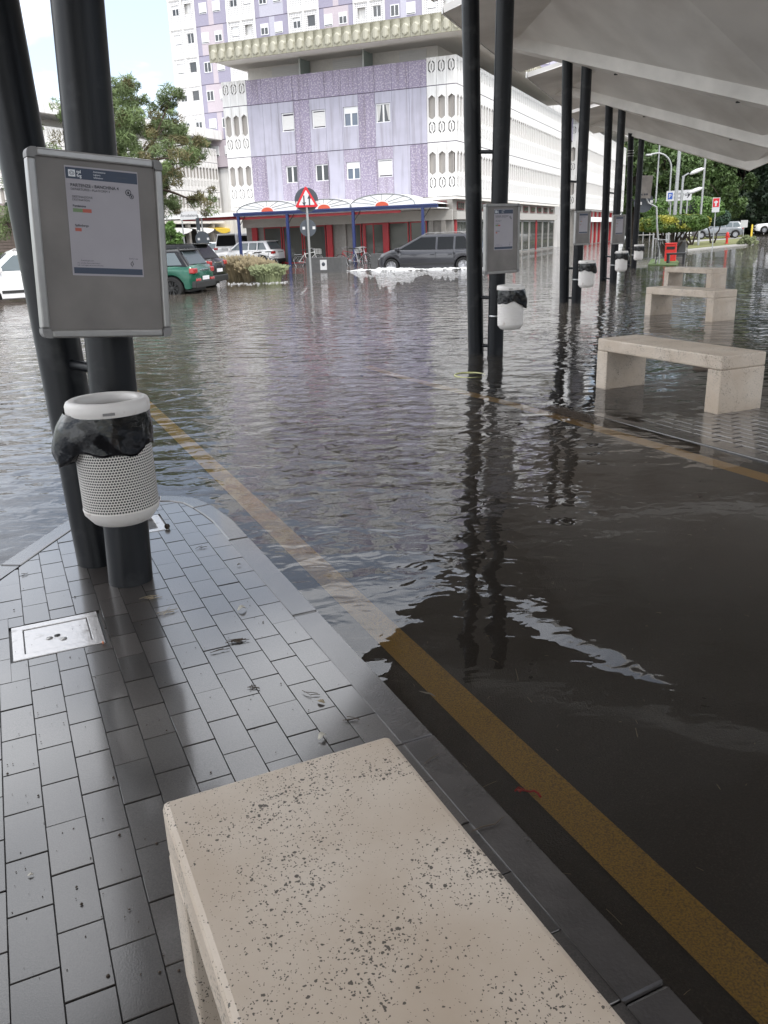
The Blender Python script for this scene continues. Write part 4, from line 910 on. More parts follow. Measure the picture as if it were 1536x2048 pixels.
# ================================================================== VEHICLES  (local +x is the nose, z=0 the ground)
def car(name, label, cat, loc, heading, L, W, Hh, belt, gh, hood, paint, wheel_r=.33, rim='rim', glass='car_glass', roof=None, splits=(.46,.74), rails=False, plate=True, group=None, sill=.22, fogs=False):
    """gh: greenhouse x positions (windscreen base, roof front, roof rear, rear-window base); hood: (nose z, cowl z, tail z)"""
    t = thing(name, label, cat, loc, rad(90-heading), group)
    hw = W/2; xf, xr = L/2-.78, -L/2+.72; ra = wheel_r+.07
    def ztop(x): return interp(x, [(-L/2, hood[2]-.10), (-L/2+.06, hood[2]), (gh[3], belt+.02), (gh[0], hood[1]), (L/2-.25, hood[0]+.06), (L/2-.04, hood[0]-.10), (L/2, hood[0]-.22)])
    def zbot(x):
        z = interp(x, [(-L/2, .36), (-L/2+.12, .28), (-L/2+.4, sill), (L/2-.4, sill), (L/2-.1, .24), (L/2, .30)])
        for xw in (xf, xr):
            d = abs(x-xw)
            if d < ra: z = max(z, wheel_r*.95+math.sqrt(ra*ra-d*d)-.02)
        return z
    def wid(x): return hw*interp(x, [(-L/2, .80), (-L/2+.10, .92), (-L/2+.6, .985), (0, 1), (L/2-.9, .985), (L/2-.3, .88), (L/2-.06, .72), (L/2, .62)])
    xs = sorted(set([round(-L/2+L*i/46, 4) for i in range(47)]+[xf-ra, xf+ra, xr-ra, xr+ra, xf-ra+.01, xf+ra-.01, xr-ra+.01, xr+ra-.01]))
    mb = MB(); vs = []; m = 13
    for x in xs:
        zb, zt, w = zbot(x), ztop(x), wid(x); zt = max(zt, zb+.08)
        half = [(w*.90, zb), (w*.975, zb+.03), (w*1.0, lerp(zb, zt, .45)), (w*.985, lerp(zb, zt, .72)), (w*.955, zt-.05), (w*.90, zt-.008)]
        sec = half+[(0, zt+.025)]+[(-q[0], q[1]) for q in half[::-1]]
        vs += [(x, q[0], q[1]) for q in sec]
    fs = [(i*m+e, i*m+e+1, (i+1)*m+e+1, (i+1)*m+e) for i in range(len(xs)-1) for e in range(m-1)]
    fs += [tuple(range(m))[::-1], tuple((len(xs)-1)*m+e for e in range(m))]
    mb.add(vs, fs, True); body = obj('body', mb, MATS[paint], t, sharp=42)
    mb = MB(); mb.box(-L/2+.25, L/2-.3, -hw*.72, hw*.72, .2, belt-.12); obj('underbody', mb, MATS['trim_black'], t)
    # greenhouse rings
    lv = [0, .25, .5, .75, .92, 1.0]; n_c = 5; rings = []
    def gx_(l): return lerp(gh[0], gh[1], l), lerp(gh[3], gh[2], l)
    def gw(l): return hw*lerp(.90, .73, l**1.15)
    def gz(l): return lerp(belt-.02, Hh-.035, l)
    mb = MB(); vs = []
    for l in lv:
        a, b = gx_(min(1, l*1.0)); w = gw(l); rc = .12; z = gz(l)
        if l == 1.0: a -= .05; b += .05; w -= .05; z = Hh-.012
        for (cx, cy, a0) in ((a-rc, w-rc, 0), (b+rc, w-rc, 90), (b+rc, -w+rc, 180), (a-rc, -w+rc, 270)):
            for e in range(n_c): q = rad(a0+90*e/(n_c-1)); vs.append((cx+rc*math.cos(q), cy+rc*math.sin(q), z))
    k = 4*n_c; fs = [(i*k+e, i*k+(e+1) % k, (i+1)*k+(e+1) % k, (i+1)*k+e) for i in range(len(lv)-1) for e in range(k)]+[tuple((len(lv)-1)*k+e for e in range(k))]
    mb.add(vs, fs, True); obj('cabin', mb, MATS[roof or paint], t, sharp=50)
    if roof and roof != paint: pass
    # glazing
    def quad(nm, pts, m_, nrm, off=.012, par=t):
        mb = MB(); n = len(pts); d = Vector(nrm).normalized()
        top = [Vector(p)+d*off for p in pts]; bot = [Vector(p)-d*.01 for p in pts]
        mb.add(top+bot, [tuple(range(n)), tuple(range(2*n-1, n-1, -1))]+[(i, n+i, n+(i+1) % n, (i+1) % n) for i in range(n)]); return obj(nm, mb, MATS[m_], par)
    for front_ in (True, False):
        l0, l1 = (.06, .92) if front_ else (.12, .90); x0, x1 = gx_(l0)[0 if front_ else 1], gx_(l1)[0 if front_ else 1]
        sgn = 1 if front_ else -1; nv = Vector((gz(l1)-gz(l0), 0, abs(x1-x0))); nv.x *= sgn
        pts = [(x0, gw(l0)-.12, gz(l0)), (x0, -gw(l0)+.12, gz(l0)), (x1, -gw(l1)+.10, gz(l1)), (x1, gw(l1)-.10, gz(l1))]
        if not front_: pts = pts[::-1]
        quad('windscreen' if front_ else 'rear_window', pts, glass, nv)
    l0, l1 = .10, .84
    def side_x(l, f): a, b = gx_(l); return lerp(a-.16, b+.14, f)
    cuts = [0]+list(splits)+[1]
    for s in (1, -1):
        for f0, f1 in zip(cuts, cuts[1:]):
            g = .018; pts = []
            for (l, f) in ((l0, f0+g), (l0, f1-g), (l1, f1-g), (l1, f0+g)):
                a, b = gx_(l); aa, bb = gx_(.5)
                xx = lerp(a-.17, b+.16, f) if f < .03 or f > .97 else lerp(aa-.17, bb+.16, f)
                pts.append((xx, s*gw(l), gz(l)))
            if s > 0: pts = pts[::-1]
            quad('side_window', pts, glass, (0, s, .25), .010)
        # door seams, handles, mirrors, wheels, lamps
        mb = MB()
        for f in (cuts[1], cuts[2]) if len(cuts) > 3 else (cuts[1],):
            aa, bb = gx_(.5); xx = lerp(aa-.17, bb+.16, f); mb.box(xx-.006, xx+.006, s*(wid(xx)*.99)-.006, s*(wid(xx)*.99)+.006, sill+.12, belt-.06)
        obj('door_seam', mb, MATS['trim_black'], t)
        for f in cuts[1:3]:
            aa, bb = gx_(.5); xx = lerp(aa-.17, bb+.16, f)-.0; mb = MB(); y0, y1 = sorted((s*(hw*.955), s*(hw*1.01))); mb.box(xx+.06, xx+.24, y0, y1, belt-.17, belt-.135); obj('door_handle', mb, MATS['trim_black' if paint == 'car_white' else paint], t, bevel=.008)
        mb = MB(); y0, y1 = sorted((s*hw*.93, s*(hw+.17))); mb.box(gh[0]-.42, gh[0]-.26, y0, y1, belt+.0, belt+.14); obj('mirror', mb, MATS[paint], t, bevel=.04)
        mb = MB(); y0, y1 = sorted((s*(hw*.99), s*(hw*1.008))); mb.box(xr+ra+.02, xf-ra-.02, y0, y1, sill+.16, sill+.24); obj('side_moulding', mb, MATS['trim_black' if paint != 'car_green' else 'trim_black'], t, bevel=.006)
        for xw in (xf, xr):
            M = Matrix.Translation((xw, s*(hw-.115), wheel_r)) @ Matrix.Rotation(rad(-90*s), 4, 'X')
            wt = bpy.data.objects.new('wheel', None); COL.objects.link(wt); wt.parent = t; wt.matrix_local = M
            mb = MB(); w2 = .10; R = wheel_r; mb.lathe([(R*.66,-w2),(R*.94,-w2),(R,-w2+.03),(R,w2-.03),(R*.94,w2),(R*.66,w2-.005),(R*.64,w2-.05)], 32); obj('tyre', mb, MATS['tyre'], wt, sharp=50)
            mb = MB(); mb.lathe([(R*.69,w2-.01),(R*.66,w2+.002),(R*.60,w2-.02),(R*.58,w2-.07),(0,w2-.07)], 32)
            for q in range(10):
                a = 2*math.pi*q/10+(.09 if q % 2 else -.09); c, sn_ = math.cos(a), math.sin(a); mb.tube([(R*.12*c, R*.12*sn_, w2-.03),(R*.61*c, R*.61*sn_, w2-.022)], .022, 6)
            mb.lathe([(0,w2-.005),(R*.15,w2-.012),(R*.17,w2-.05)], 16); obj('rim', mb, MATS[rim], wt, sharp=40)
        y0 = s*wid(L/2-.16); mb = MB()
        zf = hood[0]-.10; vsq = []
        for (xx, yy, zz) in ((L/2-.06, .60, zf-.10), (L/2-.10, .90, zf-.06), (L/2-.42, .985, zf+.06), (L/2-.40, .93, zf+.13), (L/2-.12, .62, zf+.06)): vsq.append((xx+.02, s*wid(L/2-.2)*yy*1.02, zz))
        c = Vector((0,0,0))
        for v in vsq: c += Vector(v)/5
        back = [tuple(Vector(v)+(c-Vector(v))*.1+Vector((-.10, -s*.06, -.01))) for v in vsq]
        mb.add(vsq+back, [tuple(range(5)) if s < 0 else tuple(range(4,-1,-1))]+[(i, (i+1) % 5, 5+(i+1) % 5, 5+i) for i in range(5)]); obj('headlight', mb, MATS['lamp_clear'], t)
        zt_ = hood[2]-.04; mb = MB(); ya, yb = sorted((s*hw*.60, s*hw*.93)); mb.box(-L/2-.012, -L/2+.16, ya, yb, zt_-.17, zt_-.02); obj('tail_light', mb, MATS['tail_red'], t, bevel=.03)
    mb = MB(); mb.box(L/2-.10, L/2+.005, -hw*.48, hw*.48, hood[0]-.34, hood[0]-.16); mb.box(L/2-.10, L/2+.01, -hw*.55, hw*.55, .30, .42); obj('grille', mb, MATS['trim_black'], t, bevel=.02)
    mb = MB(); mb.box(-L/2-.03, -L/2+.12, -hw*.90, hw*.90, .30, .50); obj('rear_bumper', mb, MATS['trim_black'], t, bevel=.03)
    if plate: mb = MB(); mb.box(-L/2-.042, -L/2-.028, -.26, .26, .52 if hood[2] < .98 else .60, .63 if hood[2] < .98 else .71); obj('number_plate', mb, MATS['plate_white'], t)
    mb = MB(); mb.box(-L/2-.02, -L/2+.05, -.30, .30, hood[2]-.14, hood[2]-.10); obj('trim_bar', mb, MATS['chrome'], t, bevel=.008)
    if rails:
        for s in (1,-1): mb = MB(); mb.tube([(gh[1]-.1, s*(hw*.68), Hh-.03),(gh[1]-.25, s*(hw*.68), Hh+.03),(gh[2]+.3, s*(hw*.68), Hh+.03),(gh[2]+.1, s*(hw*.68), Hh-.03)], .018, 6); obj('roof_rail', mb, MATS['aluminium'], t)
    if fogs:
        for s in (1,-1): mb = MB(); ya, yb = sorted((s*hw*.45, s*hw*.80)); mb.box(-L/2-.04, -L/2+.05, ya, yb, .50, .57); obj('rear_reflector', mb, MATS['tail_red'], t, bevel=.01)
    # rear spoiler lip
    mb = MB(); mb.box(gh[2]-.16, gh[2]+.12, -hw*.66, hw*.66, Hh-.055, Hh-.02); obj('spoiler', mb, MATS['trim_black' if paint != 'car_white' else paint], t, bevel=.015)
    return t
DEP = -.115
def P0(px, py, dz=DEP): p = gp(px, py); return Vector((p.x, p.y, dz))
gmid = (gp(765, 541)+gp(940, 536))/2
car('people_carrier', 'dark grey people carrier ploughing through the flood before the shops', 'car', (gmid.x+.35, gmid.y+.55, -.19), -67, 4.75, 1.92, 1.64, .96, (1.62, .25, -1.75, -2.30), (.80, 1.03, 1.0), 'car_grey', splits=(.46,.76), rails=True, plate=False)
MG = car('hatchback', 'dark green hatchback with black roof parked beside the dry bush', 'car', tuple(gp(429,580)+hdir(-80)*2.0-hdir(10)*.9+Vector((0,0,DEP-.03))), -80, 4.15, 1.80, 1.42, .94, (.95, .30, -1.62, -1.95), (.80, .93, .93), 'car_green', rim='rim_black', roof='car_black', glass='car_glass_pale', fogs=True, wheel_r=.32)
car('suv', 'black crossover parked just behind the dark green hatchback', 'car', tuple(gp(456,570)+hdir(-80)*2.1-hdir(10)*.9+Vector((0,0,DEP))), -80, 4.3, 1.82, 1.54, 1.0, (.95, .25, -1.60, -1.98), (.90, 1.0, 1.02), 'car_black', rim='rim_black')
car('small_car', 'boxy white small car at the left edge behind the leaning post', 'car', (gp(10,606).x+.25, gp(10,606).y+.75, DEP), -118, 3.55, 1.62, 1.52, .94, (.95, .25, -1.35, -1.68), (.82, .96, .95), 'car_white', wheel_r=.29, rim='rim_black', splits=(.50,.80), rails=True, glass='car_glass_pale')
# cars further into the car park
for (px, py, hd, pt, lab, nm) in ((500,533,-66.5,'car_white','white estate with red tail lamp under the flat canopy','parked_car'), (548,528,-20,'car_white','white hatchback half hidden by the shop corner','parked_car'), (455,524,100,'car_pale','pale car behind the black crossover','parked_car'), (415,510,-66.5,'car_silver','silver car deep in the car park left of the pale one','parked_car')):
    p = gp(px, py); d = Vector((p.x, p.y)).normalized()
    car(nm, lab, 'car', (p.x+d.x*1.2, p.y+d.y*1.2, DEP), hd, 4.2, 1.78, 1.50, .98, (1.0, .30, -1.55, -1.9), (.84, .98, .98), pt, glass='car_glass_pale')
p = at(492, 486, 58); tv = car('white_van', 'long white van roof beyond the parked cars', 'van', (p.x, p.y, DEP), 23, 5.0, 1.95, 1.98, 1.15, (1.7, 1.2, -2.3, -2.45), (1.0, 1.15, 1.2), 'car_white', splits=(.3,.6))
# right side of the picture
p = at(1440, 473, 88); car('estate_car', 'silver estate car parked beyond the clipped trees', 'car', (p.x, p.y+.8, .08), -75, 4.5, 1.80, 1.50, .98, (1.0, .25, -1.85, -2.15), (.84, .98, .98), 'car_silver', glass='car_glass_pale')
p = at(1408, 473, 91); car('parked_car', 'white car mostly hidden by the clipped trees', 'car', (p.x-.4, p.y+1.5, .08), -75, 4.2, 1.78, 1.46, .95, (1.0, .30, -1.55, -1.9), (.84, .96, .96), 'car_white', glass='car_glass_pale')
p = at(1550, 461, 100); car('parked_car', 'white car alone at the right edge', 'car', (p.x, p.y, .30), -80, 4.1, 1.76, 1.46, .95, (1.0, .30, -1.55, -1.9), (.84, .96, .96), 'car_white')

# ================================================================== FOAM thrown up by the people carrier
def foam(name, pts, seed, nc=26):
    """a lumpy crest of broken water: height field along a path, torn open where the noise is low"""
    mb = MB(); P = [Vector(p[:3]) for p in pts]; L = [0]
    for p, q in zip(P, P[1:]): L.append(L[-1]+(q-p).length)
    n = int(L[-1]/.05); vs, ok = [], []
    for i in range(n+1):
        d = L[-1]*i/n; k = max(j for j in range(len(L)-1) if L[j] <= d+1e-6); t = min(1, (d-L[k])/(L[k+1]-L[k])); c = P[k].lerp(P[k+1], t)
        w, h = lerp(pts[k][3], pts[k+1][3], t), lerp(pts[k][4], pts[k+1][4], t); tn = (P[k+1]-P[k]).normalized(); nr = Vector((-tn.y, tn.x, 0))
        for j in range(nc+1):
            g = j/nc*2-1; q = c+nr*g*w; a = noise.fractal(Vector((q.x*2.2+seed, q.y*2.2, 0)), .8, 2.2, 4); f = noise.noise(Vector((q.x*9, q.y*9, seed)))
            z = h*math.exp(-g*g*2.6)*(1+.55*a+.30*f)+.012*f-.012; vs.append((q.x, q.y, z)); ok.append((1-abs(g))*1.4+1.1*a+.5*f)
    m = nc+1; fs = [(i*m+j, i*m+j+1, (i+1)*m+j+1, (i+1)*m+j) for i in range(n) for j in range(nc) if ok[i*m+j] > .30]
    mb.add(vs, fs, True); o = obj(name, mb, MATS['foam']); stuff(o); o['label'] = 'white bow wave and foam around the grey people carrier'; return o
c0 = Vector((gmid.x+.35, gmid.y+.55, 0)); hv = hdir(-67); sv = hdir(-67+90+180)     # towards the viewer
F = lambda al, si: tuple(c0+hv*al-hdir(23)*si)
foam('foam', [(*F(4.6,.9),.30,.02), (*F(3.2,1.1),.34,.05), (*F(2.1,1.15),.38,.12), (*F(1.2,1.15),.34,.13), (*F(0,1.12),.28,.06), (*F(-1.5,1.1),.30,.09), (*F(-2.9,1.1),.3,.04)], 3)


# ================================================================== BICYCLES
def bicycle(label, loc, heading, paint, basket=False, lean=6, group='bicycles outside the shops'):
    t = thing('bicycle', label, 'bicycle', loc, rad(90-heading), group); t.rotation_euler = (rad(lean), 0, rad(90-heading)); R = .33
    for x in (-.53, .53):
        w = bpy.data.objects.new('wheel', None); COL.objects.link(w); w.parent = t; w.matrix_local = Matrix.Translation((x, 0, R)) @ Matrix.Rotation(rad(90), 4, 'X')
        mb = MB(); mb.lathe([(R-.022,-.016),(R,-.012),(R+.004,0),(R,.012),(R-.022,.016)], 32, closed=True); obj('tyre', mb, MATS['tyre'], w)
        mb = MB(); mb.lathe([(R-.04,-.01),(R-.022,-.01),(R-.022,.01),(R-.04,.01)], 32, closed=True)
        for q in range(14): a = 2*math.pi*q/14; mb.tube([(.02*math.cos(a+1), .02*math.sin(a+1), 0), ((R-.03)*math.cos(a), (R-.03)*math.sin(a), 0)], .003, 4, cap=False)
        mb.tube([(0,0,-.05),(0,0,.05)], .02, 8); obj('rim', mb, MATS['bike_silver'], w)
        mb = MB(); n = 14; vs = []
        for q in range(n+1): a = rad(20+140*q/n)+(.25 if x < 0 else -.25); vs += [(x+(R+.03)*math.cos(a), -.025, R+(R+.03)*math.sin(a)), (x+(R+.03)*math.cos(a), .025, R+(R+.03)*math.sin(a))]
        mb.add(vs, [(2*q, 2*q+1, 2*q+3, 2*q+2) for q in range(n)], True); obj('mudguard', mb, MATS[paint], t)
    mb = MB(); bb, st, hd, hd2, ra_, fa = (-.05,0,.29), (-.22,0,.80), (.36,0,.82), (.39,0,.70), (-.53,0,R), (.53,0,R)
    for a, b in ((bb, st), (hd2, bb), ((-.20,0,.72), hd), (hd, fa)): mb.tube([a, b], .017, 8)
    for s in (-.04, .04): mb.tube([(-.05,s*.5,.29), (-.53,s,R)], .010, 6); mb.tube([(-.20,s*.3,.74), (-.53,s,R)], .009, 6)
    obj('frame', mb, MATS[paint], t)
    mb = MB(); mb.tube([(.36,0,.80),(.33,0,.98)], .013, 8); mb.tube([(.16,.27,.97),(.30,.24,1.0),(.33,0,.99),(.30,-.24,1.0),(.16,-.27,.97)], .012, 8); obj('handlebar', mb, MATS['bike_silver'], t)
    mb = MB(); mb.tube([(-.22,0,.80),(-.25,0,.92)], .012, 8); mb.prism([(-.40,-.08),(-.30,-.10),(-.10,-.025),(-.02,-.015),(-.02,.015),(-.10,.025),(-.30,.10),(-.40,.08)], .92, .965); obj('saddle', mb, MATS['bike_black'], t, bevel=.01)
    mb = MB(); mb.lathe([(0,-.008),(.085,-.008),(.085,.008),(0,.008)], 18, Matrix.Translation((-.05,.05,.29)) @ Matrix.Rotation(rad(90), 4, 'X')); mb.tube([(-.05,.06,.29),(-.05,.06,.13),(-.05,.14,.13)], .01, 6); mb.tube([(-.05,-.06,.29),(-.05,-.06,.45),(-.05,-.14,.45)], .01, 6); obj('crank', mb, MATS['bike_silver'], t)
    if basket:
        mb = MB()
        for z in (.72,.78,.84,.90,.96): mb.tube([(.44,-.16,z),(.70,-.16,z),(.70,.16,z),(.44,.16,z),(.44,-.16,z)], .006, 5)
        for (x, y) in ((.44,-.16),(.57,-.16),(.70,-.16),(.70,0),(.70,.16),(.57,.16),(.44,.16)): mb.tube([(x,y,.72),(x,y,.97)], .006, 5)
        obj('basket', mb, MATS['bike_white'], t)
        mb = MB(); mb.box(-.78,-.38,-.07,.07,.70,.72); obj('carrier', mb, MATS['bike_silver'], t)
for (px, py, hd, pt, bk, lab) in ((617,532,108,'bike_white',True,'pale bicycle with front basket behind the traffic sign pole'), (700,529,-60,'bike_red',False,'red framed bicycle, leftmost of the cluster by the shop door'), (717,531,130,'bike_silver',False,'silver bicycle in front of the red one by the shop door'), (727,530,-20,'bike_black',True,'black bicycle at the right of the cluster by the shop door'),
                              (512,540,-70,'bike_black',False,'dark bicycle standing behind the dry bush, left of the pair'), (530,538,-60,'bike_black',True,'dark bicycle with basket behind the dry bush, right of the pair')):
    p = gp(px, py); bicycle(lab, (p.x, p.y, -.10), hd, pt, bk, random.choice((-5, 6)))
p = gp(1311, 529); bicycle('black bicycle leaning at the clipped tree beside the red bin', (p.x, p.y, -.05), 20, 'bike_black', False, 8, None)

# ================================================================== ROAD SIGNS
def disc(r, z0, z1, M, mb, n=32): mb.lathe([(0,z0),(r,z0),(r,z1),(0,z1)], n, M, smooth=False)
p = gp(622, 556); d0 = math.hypot(p.x, p.y); face = math.degrees(math.atan2(-p.x, -p.y)); sc = d0/FPX
ts = thing('traffic_sign', 'red triangular two way traffic sign with backs of round signs on a grey pole', 'road sign', (p.x, p.y, 0))
SR = Matrix.Rotation(rad(180-face), 4, 'Z') @ Matrix.Rotation(rad(90), 4, 'X')      # local XY -> facing the viewer
def zof(py, px=615): return at(px, py, d0).z
mb = MB(); mb.tube([(0,0,-.1),(0,0,zof(374))], .045, 12); obj('pole', mb, MATS['galv'], ts)
zc = zof(400); 
def sgn(nm, pts, z0, z1, m, off=(0,0), par=ts, zc_=None):
    mb = MB(); mb.prism([(q[0]+off[0], q[1]+off[1]) for q in pts], z0, z1, Matrix.Translation((0,0,zc_ if zc_ is not None else zc)) @ SR); return obj(nm, mb, MATS[m], par)
def tri(s): return [(-s/2,-s*.289),(s/2,-s*.289),(0,s*.577)]
def rtri(s, r):
    o = []
    for (x, y), a0 in zip(tri(s-2*r*1.73), (150+60, 270+60, 30+60-30)):
        a0 = {0: 210, 1: 330, 2: 90}[len(o)//5]
        for e in range(5): a = rad(a0-60+120*e/4); o.append((x+r*math.cos(a), y+r*math.sin(a)))
    return o
tsz = 43*sc*1.02
tr_ = sgn('triangle_plate', rtri(tsz, .04), .062, .070, 'sign_red'); sgn('triangle_face', rtri(tsz*.70, .02), .070, .073, 'sign_white', par=tr_)
for (x, up) in ((-.10, False), (.12, True)):
    s = 1 if up else -1; a = [(-.028,-.21*s),(.028,-.21*s),(.028,.08*s),(.085,.06*s),(0,.24*s),(-.085,.06*s),(-.028,.08*s)]
    if not up: a = a[::-1]
    sgn('arrow', [(q[0]*.85, q[1]*.85) for q in a], .073, .075, 'black_print', (x*.9, -.02), tr_)
circ = lambda r: [(r*math.cos(2*math.pi*i/32), r*math.sin(2*math.pi*i/32)) for i in range(32)]
sgn('round_sign_back', circ(22*sc), -.060, -.052, 'sign_grey', (0,0)); sgn('round_sign_back', circ(15.5*sc), -.060, -.052, 'sign_grey', (0,0), zc_=zof(456))
for dx in (-17, 20): sgn('sign_clip', rectp(-3*sc, 3*sc, -3*sc, 3*sc), -.051, -.045, 'sign_white', (dx*sc, -5*sc))
for dx in (-8, 11): sgn('sign_clip', rectp(-2.5*sc, 2.5*sc, -2.5*sc, 2.5*sc), -.051, -.045, 'sign_white', (dx*sc, 0), zc_=zof(456))
# dark round sign and blue panel by the green shrub
d1 = 36.0; p = at(408, 500, d1); s1 = d1/FPX
t2 = thing('round_sign', 'dark back of a round sign on a slim pole above the parked cars', 'road sign', (p.x, p.y, 0)); zz = at(405, 478, d1).z
mb = MB(); mb.tube([(0,0,-.1),(-.12,0,at(400,430,d1).z)], .035, 10); obj('pole', mb, MATS['galv'], t2)
R2 = Matrix.Translation((0,-.05,zz)) @ Matrix.Rotation(rad(90), 4, 'X'); mb = MB(); mb.prism(circ(13.5*s1), 0, .01, R2); obj('round_sign_back', mb, MATS['sign_grey'], t2)
for dx in (-7, 10): mb = MB(); mb.prism(rectp(dx*s1-2*s1, dx*s1+2*s1, -2*s1, 2*s1), .011, .016, R2); obj('sign_clip', mb, MATS['sign_white'], t2)
mb = MB(); mb.box(-.20,-.06,-.06,-.03, at(398,460,d1).z, at(398,436,d1).z); obj('narrow_panel', mb, MATS['sign_grey'], t2)
# rainbow shop sign
d2 = 50; p = at(377, 431, d2); s2 = d2/FPX
t3 = thing('shop_sign', 'white Arcobaleno shop sign above the coloured awnings', 'sign', (p.x, p.y, p.z), rad(-10)); mb = MB(); mb.box(-17*s2, 17*s2, 0, .06, -7*s2, 7*s2); bo = obj('board', mb, MATS['sign_white'], t3)
lettering('Arcobaleno', 7.0*s2, MATS['black_print'], bo, (-15.2*s2, -.004, -2.2*s2), (rad(90), 0, 0))
for x in (-14*s2, 14*s2): mb = MB(); mb.tube([(x,.03,-7*s2),(x,.03,-p.z-.1)], .04, 8); obj('leg', mb, MATS['galv'], t3)

# ================================================================== RIGHT BACKGROUND: verge, lamps, signs
def patch(name, pts, z, m, h=.10, kind='structure'):
    P = [gp(x, y, 0) for x, y in pts]; mb = MB(); poly = [(q.x, q.y) for q in P]
    if sum(poly[i][0]*poly[(i+1) % len(poly)][1]-poly[(i+1) % len(poly)][0]*poly[i][1] for i in range(len(poly))) < 0: poly = poly[::-1]
    mb.prism(poly, -.2, z); o = obj(name, mb, MATS[m]); o['kind'] = kind; return o
patch('grass_verge', [(1375,500),(1500,487),(1512,482),(1490,478),(1378,487)], .09, 'lawn_dry')
patch('grass_verge', [(1372,481),(1480,474),(1488,470),(1378,469)], .12, 'lawn_dry')
patch('kerb', [(1375,503),(1500,490),(1516,482),(1512,482),(1500,487),(1375,500)], .06, 'concrete')
patch('footpath', [(1375,487),(1490,478),(1488,475),(1376,482)], .05, 'concrete')
patch('grass_verge', [(1296,531),(1352,532),(1358,526),(1350,519),(1302,520)], .04, 'lawn')
patch('land', [(1240,460),(1700,452),(1700,446),(1240,458.5)], .06, 'soil')
def street_lamp(label, px, y0, y1, d, r, head, group='street lamps and poles beyond the canopy'):
    b = at(px, y0, d); tp = at(px, y1, d)
    t = thing('street_lamp', label, 'street lamp', (b.x, b.y, 0), 0, group); mb = MB(); zt = tp.z
    if head == 'arch':
        rr_ = 1.0; pts = [(0,0,-.1),(0,0,zt-rr_)]+[(-rr_+rr_*math.cos(a), 0, zt-rr_+rr_*math.sin(a)) for a in [math.pi/2*q/8 for q in range(1,9)]]+[(-rr_-.4,0,zt-.05)]
        mb.tube(pts, r, 8); obj('pole', mb, MATS['galv'], t); mb = MB(); mb.box(-rr_-.75,-rr_-.35,-.12,.12,zt-.16,zt-.03); obj('lamp_head', mb, MATS['galv'], t, bevel=.04)
    elif head == 'double':
        mb.tube([(0,0,-.1),(0,0,zt)], r, 8); obj('pole', mb, MATS['galv'], t)
        for (dx, z) in ((.8, zt+.1), (.9, zt-.75)):
            mb = MB(); mb.tube([(0,0,z-.45),(.05,0,z-.1),(.25,0,z)], r*.7, 6); obj('arm', mb, MATS['galv'], t)
            mb = MB(); mb.lathe([(0,-.10),(.16,-.08),(.22,0),(.14,.10),(0,.13)], 16, Matrix.Translation((.62,0,z+.08)) @ Matrix.Rotation(rad(-20), 4, 'Y') @ Matrix.Diagonal((1.7,.8,.8,1))); obj('lamp_head', mb, MATS['sign_white'], t)
    else:
        mb.tube([(0,0,-.1),(0,0,zt)], [r, r*.75], 10); obj('pole', mb, MATS['galv'], t); mb = MB(); mb.box(-.1,.9,-.15,.15,zt,zt+.14); obj('lamp_head', mb, MATS['galv'], t, bevel=.04)
street_lamp('slim street lamp, leftmost beyond the last posts', 1307, 470, 225, 62, .06, 'top')
street_lamp('street lamp with an arched arm bending left', 1333, 470, 306, 62, .055, 'arch')
street_lamp('thick grey lamp pole rising in front of the parking sign', 1347, 462, 160, 44, .09, 'top')
street_lamp('short lamp with two pale heads beside the parking sign', 1358, 462, 352, 44, .055, 'double')
street_lamp('grey lamp pole, rightmost, in front of the dark trees', 1398, 470, 230, 62, .075, 'top')
d3 = 52; s3 = d3/FPX; p = at(1358, 391, d3); t4 = thing('parking_sign', 'white parking direction sign with blue P and black arrow', 'sign', (p.x, p.y, 0), rad(-41)); Z = p.z
mb = MB(); mb.box(-23*s3, 22*s3, 0, .04, Z-8.5*s3, Z+8.5*s3); bo = obj('board', mb, MATS['sign_white'], t4)
mb = MB(); mb.box(-20*s3, -11.5*s3, -.006, -.001, Z-5.5*s3, Z+5.5*s3); pq = obj('blue_square', mb, MATS['sign_blue'], bo)
lettering('P', 10*s3, MATS['sign_white'], pq, (-18.6*s3, -.010, Z-3.6*s3), (rad(90),0,0), bold=.1*s3)
lettering('autobus', 5.6*s3, MATS['black_print'], bo, (-9.5*s3, -.004, Z+1.4*s3), (rad(90),0,0)); lettering('Piazzale', 5.6*s3, MATS['black_print'], bo, (-9.5*s3, -.004, Z-5.0*s3), (rad(90),0,0))
mb = MB(); mb.prism([(11*s3,-.7*s3),(16.5*s3,-.7*s3),(14.5*s3,-4.4*s3),(16.5*s3,-4.4*s3),(20*s3,0),(16.5*s3,4.4*s3),(14.5*s3,4.4*s3),(16.5*s3,.7*s3),(11*s3,.7*s3)], 0, .004, Matrix.Translation((0,-.001,Z)) @ XZ); obj('arrow', mb, MATS['black_print'], bo)
for x in (-15*s3, 15*s3): mb = MB(); mb.tube([(x,.07,-.1),(x,.07,Z+8*s3)], .04, 8); obj('leg', mb, MATS['galv'], t4)
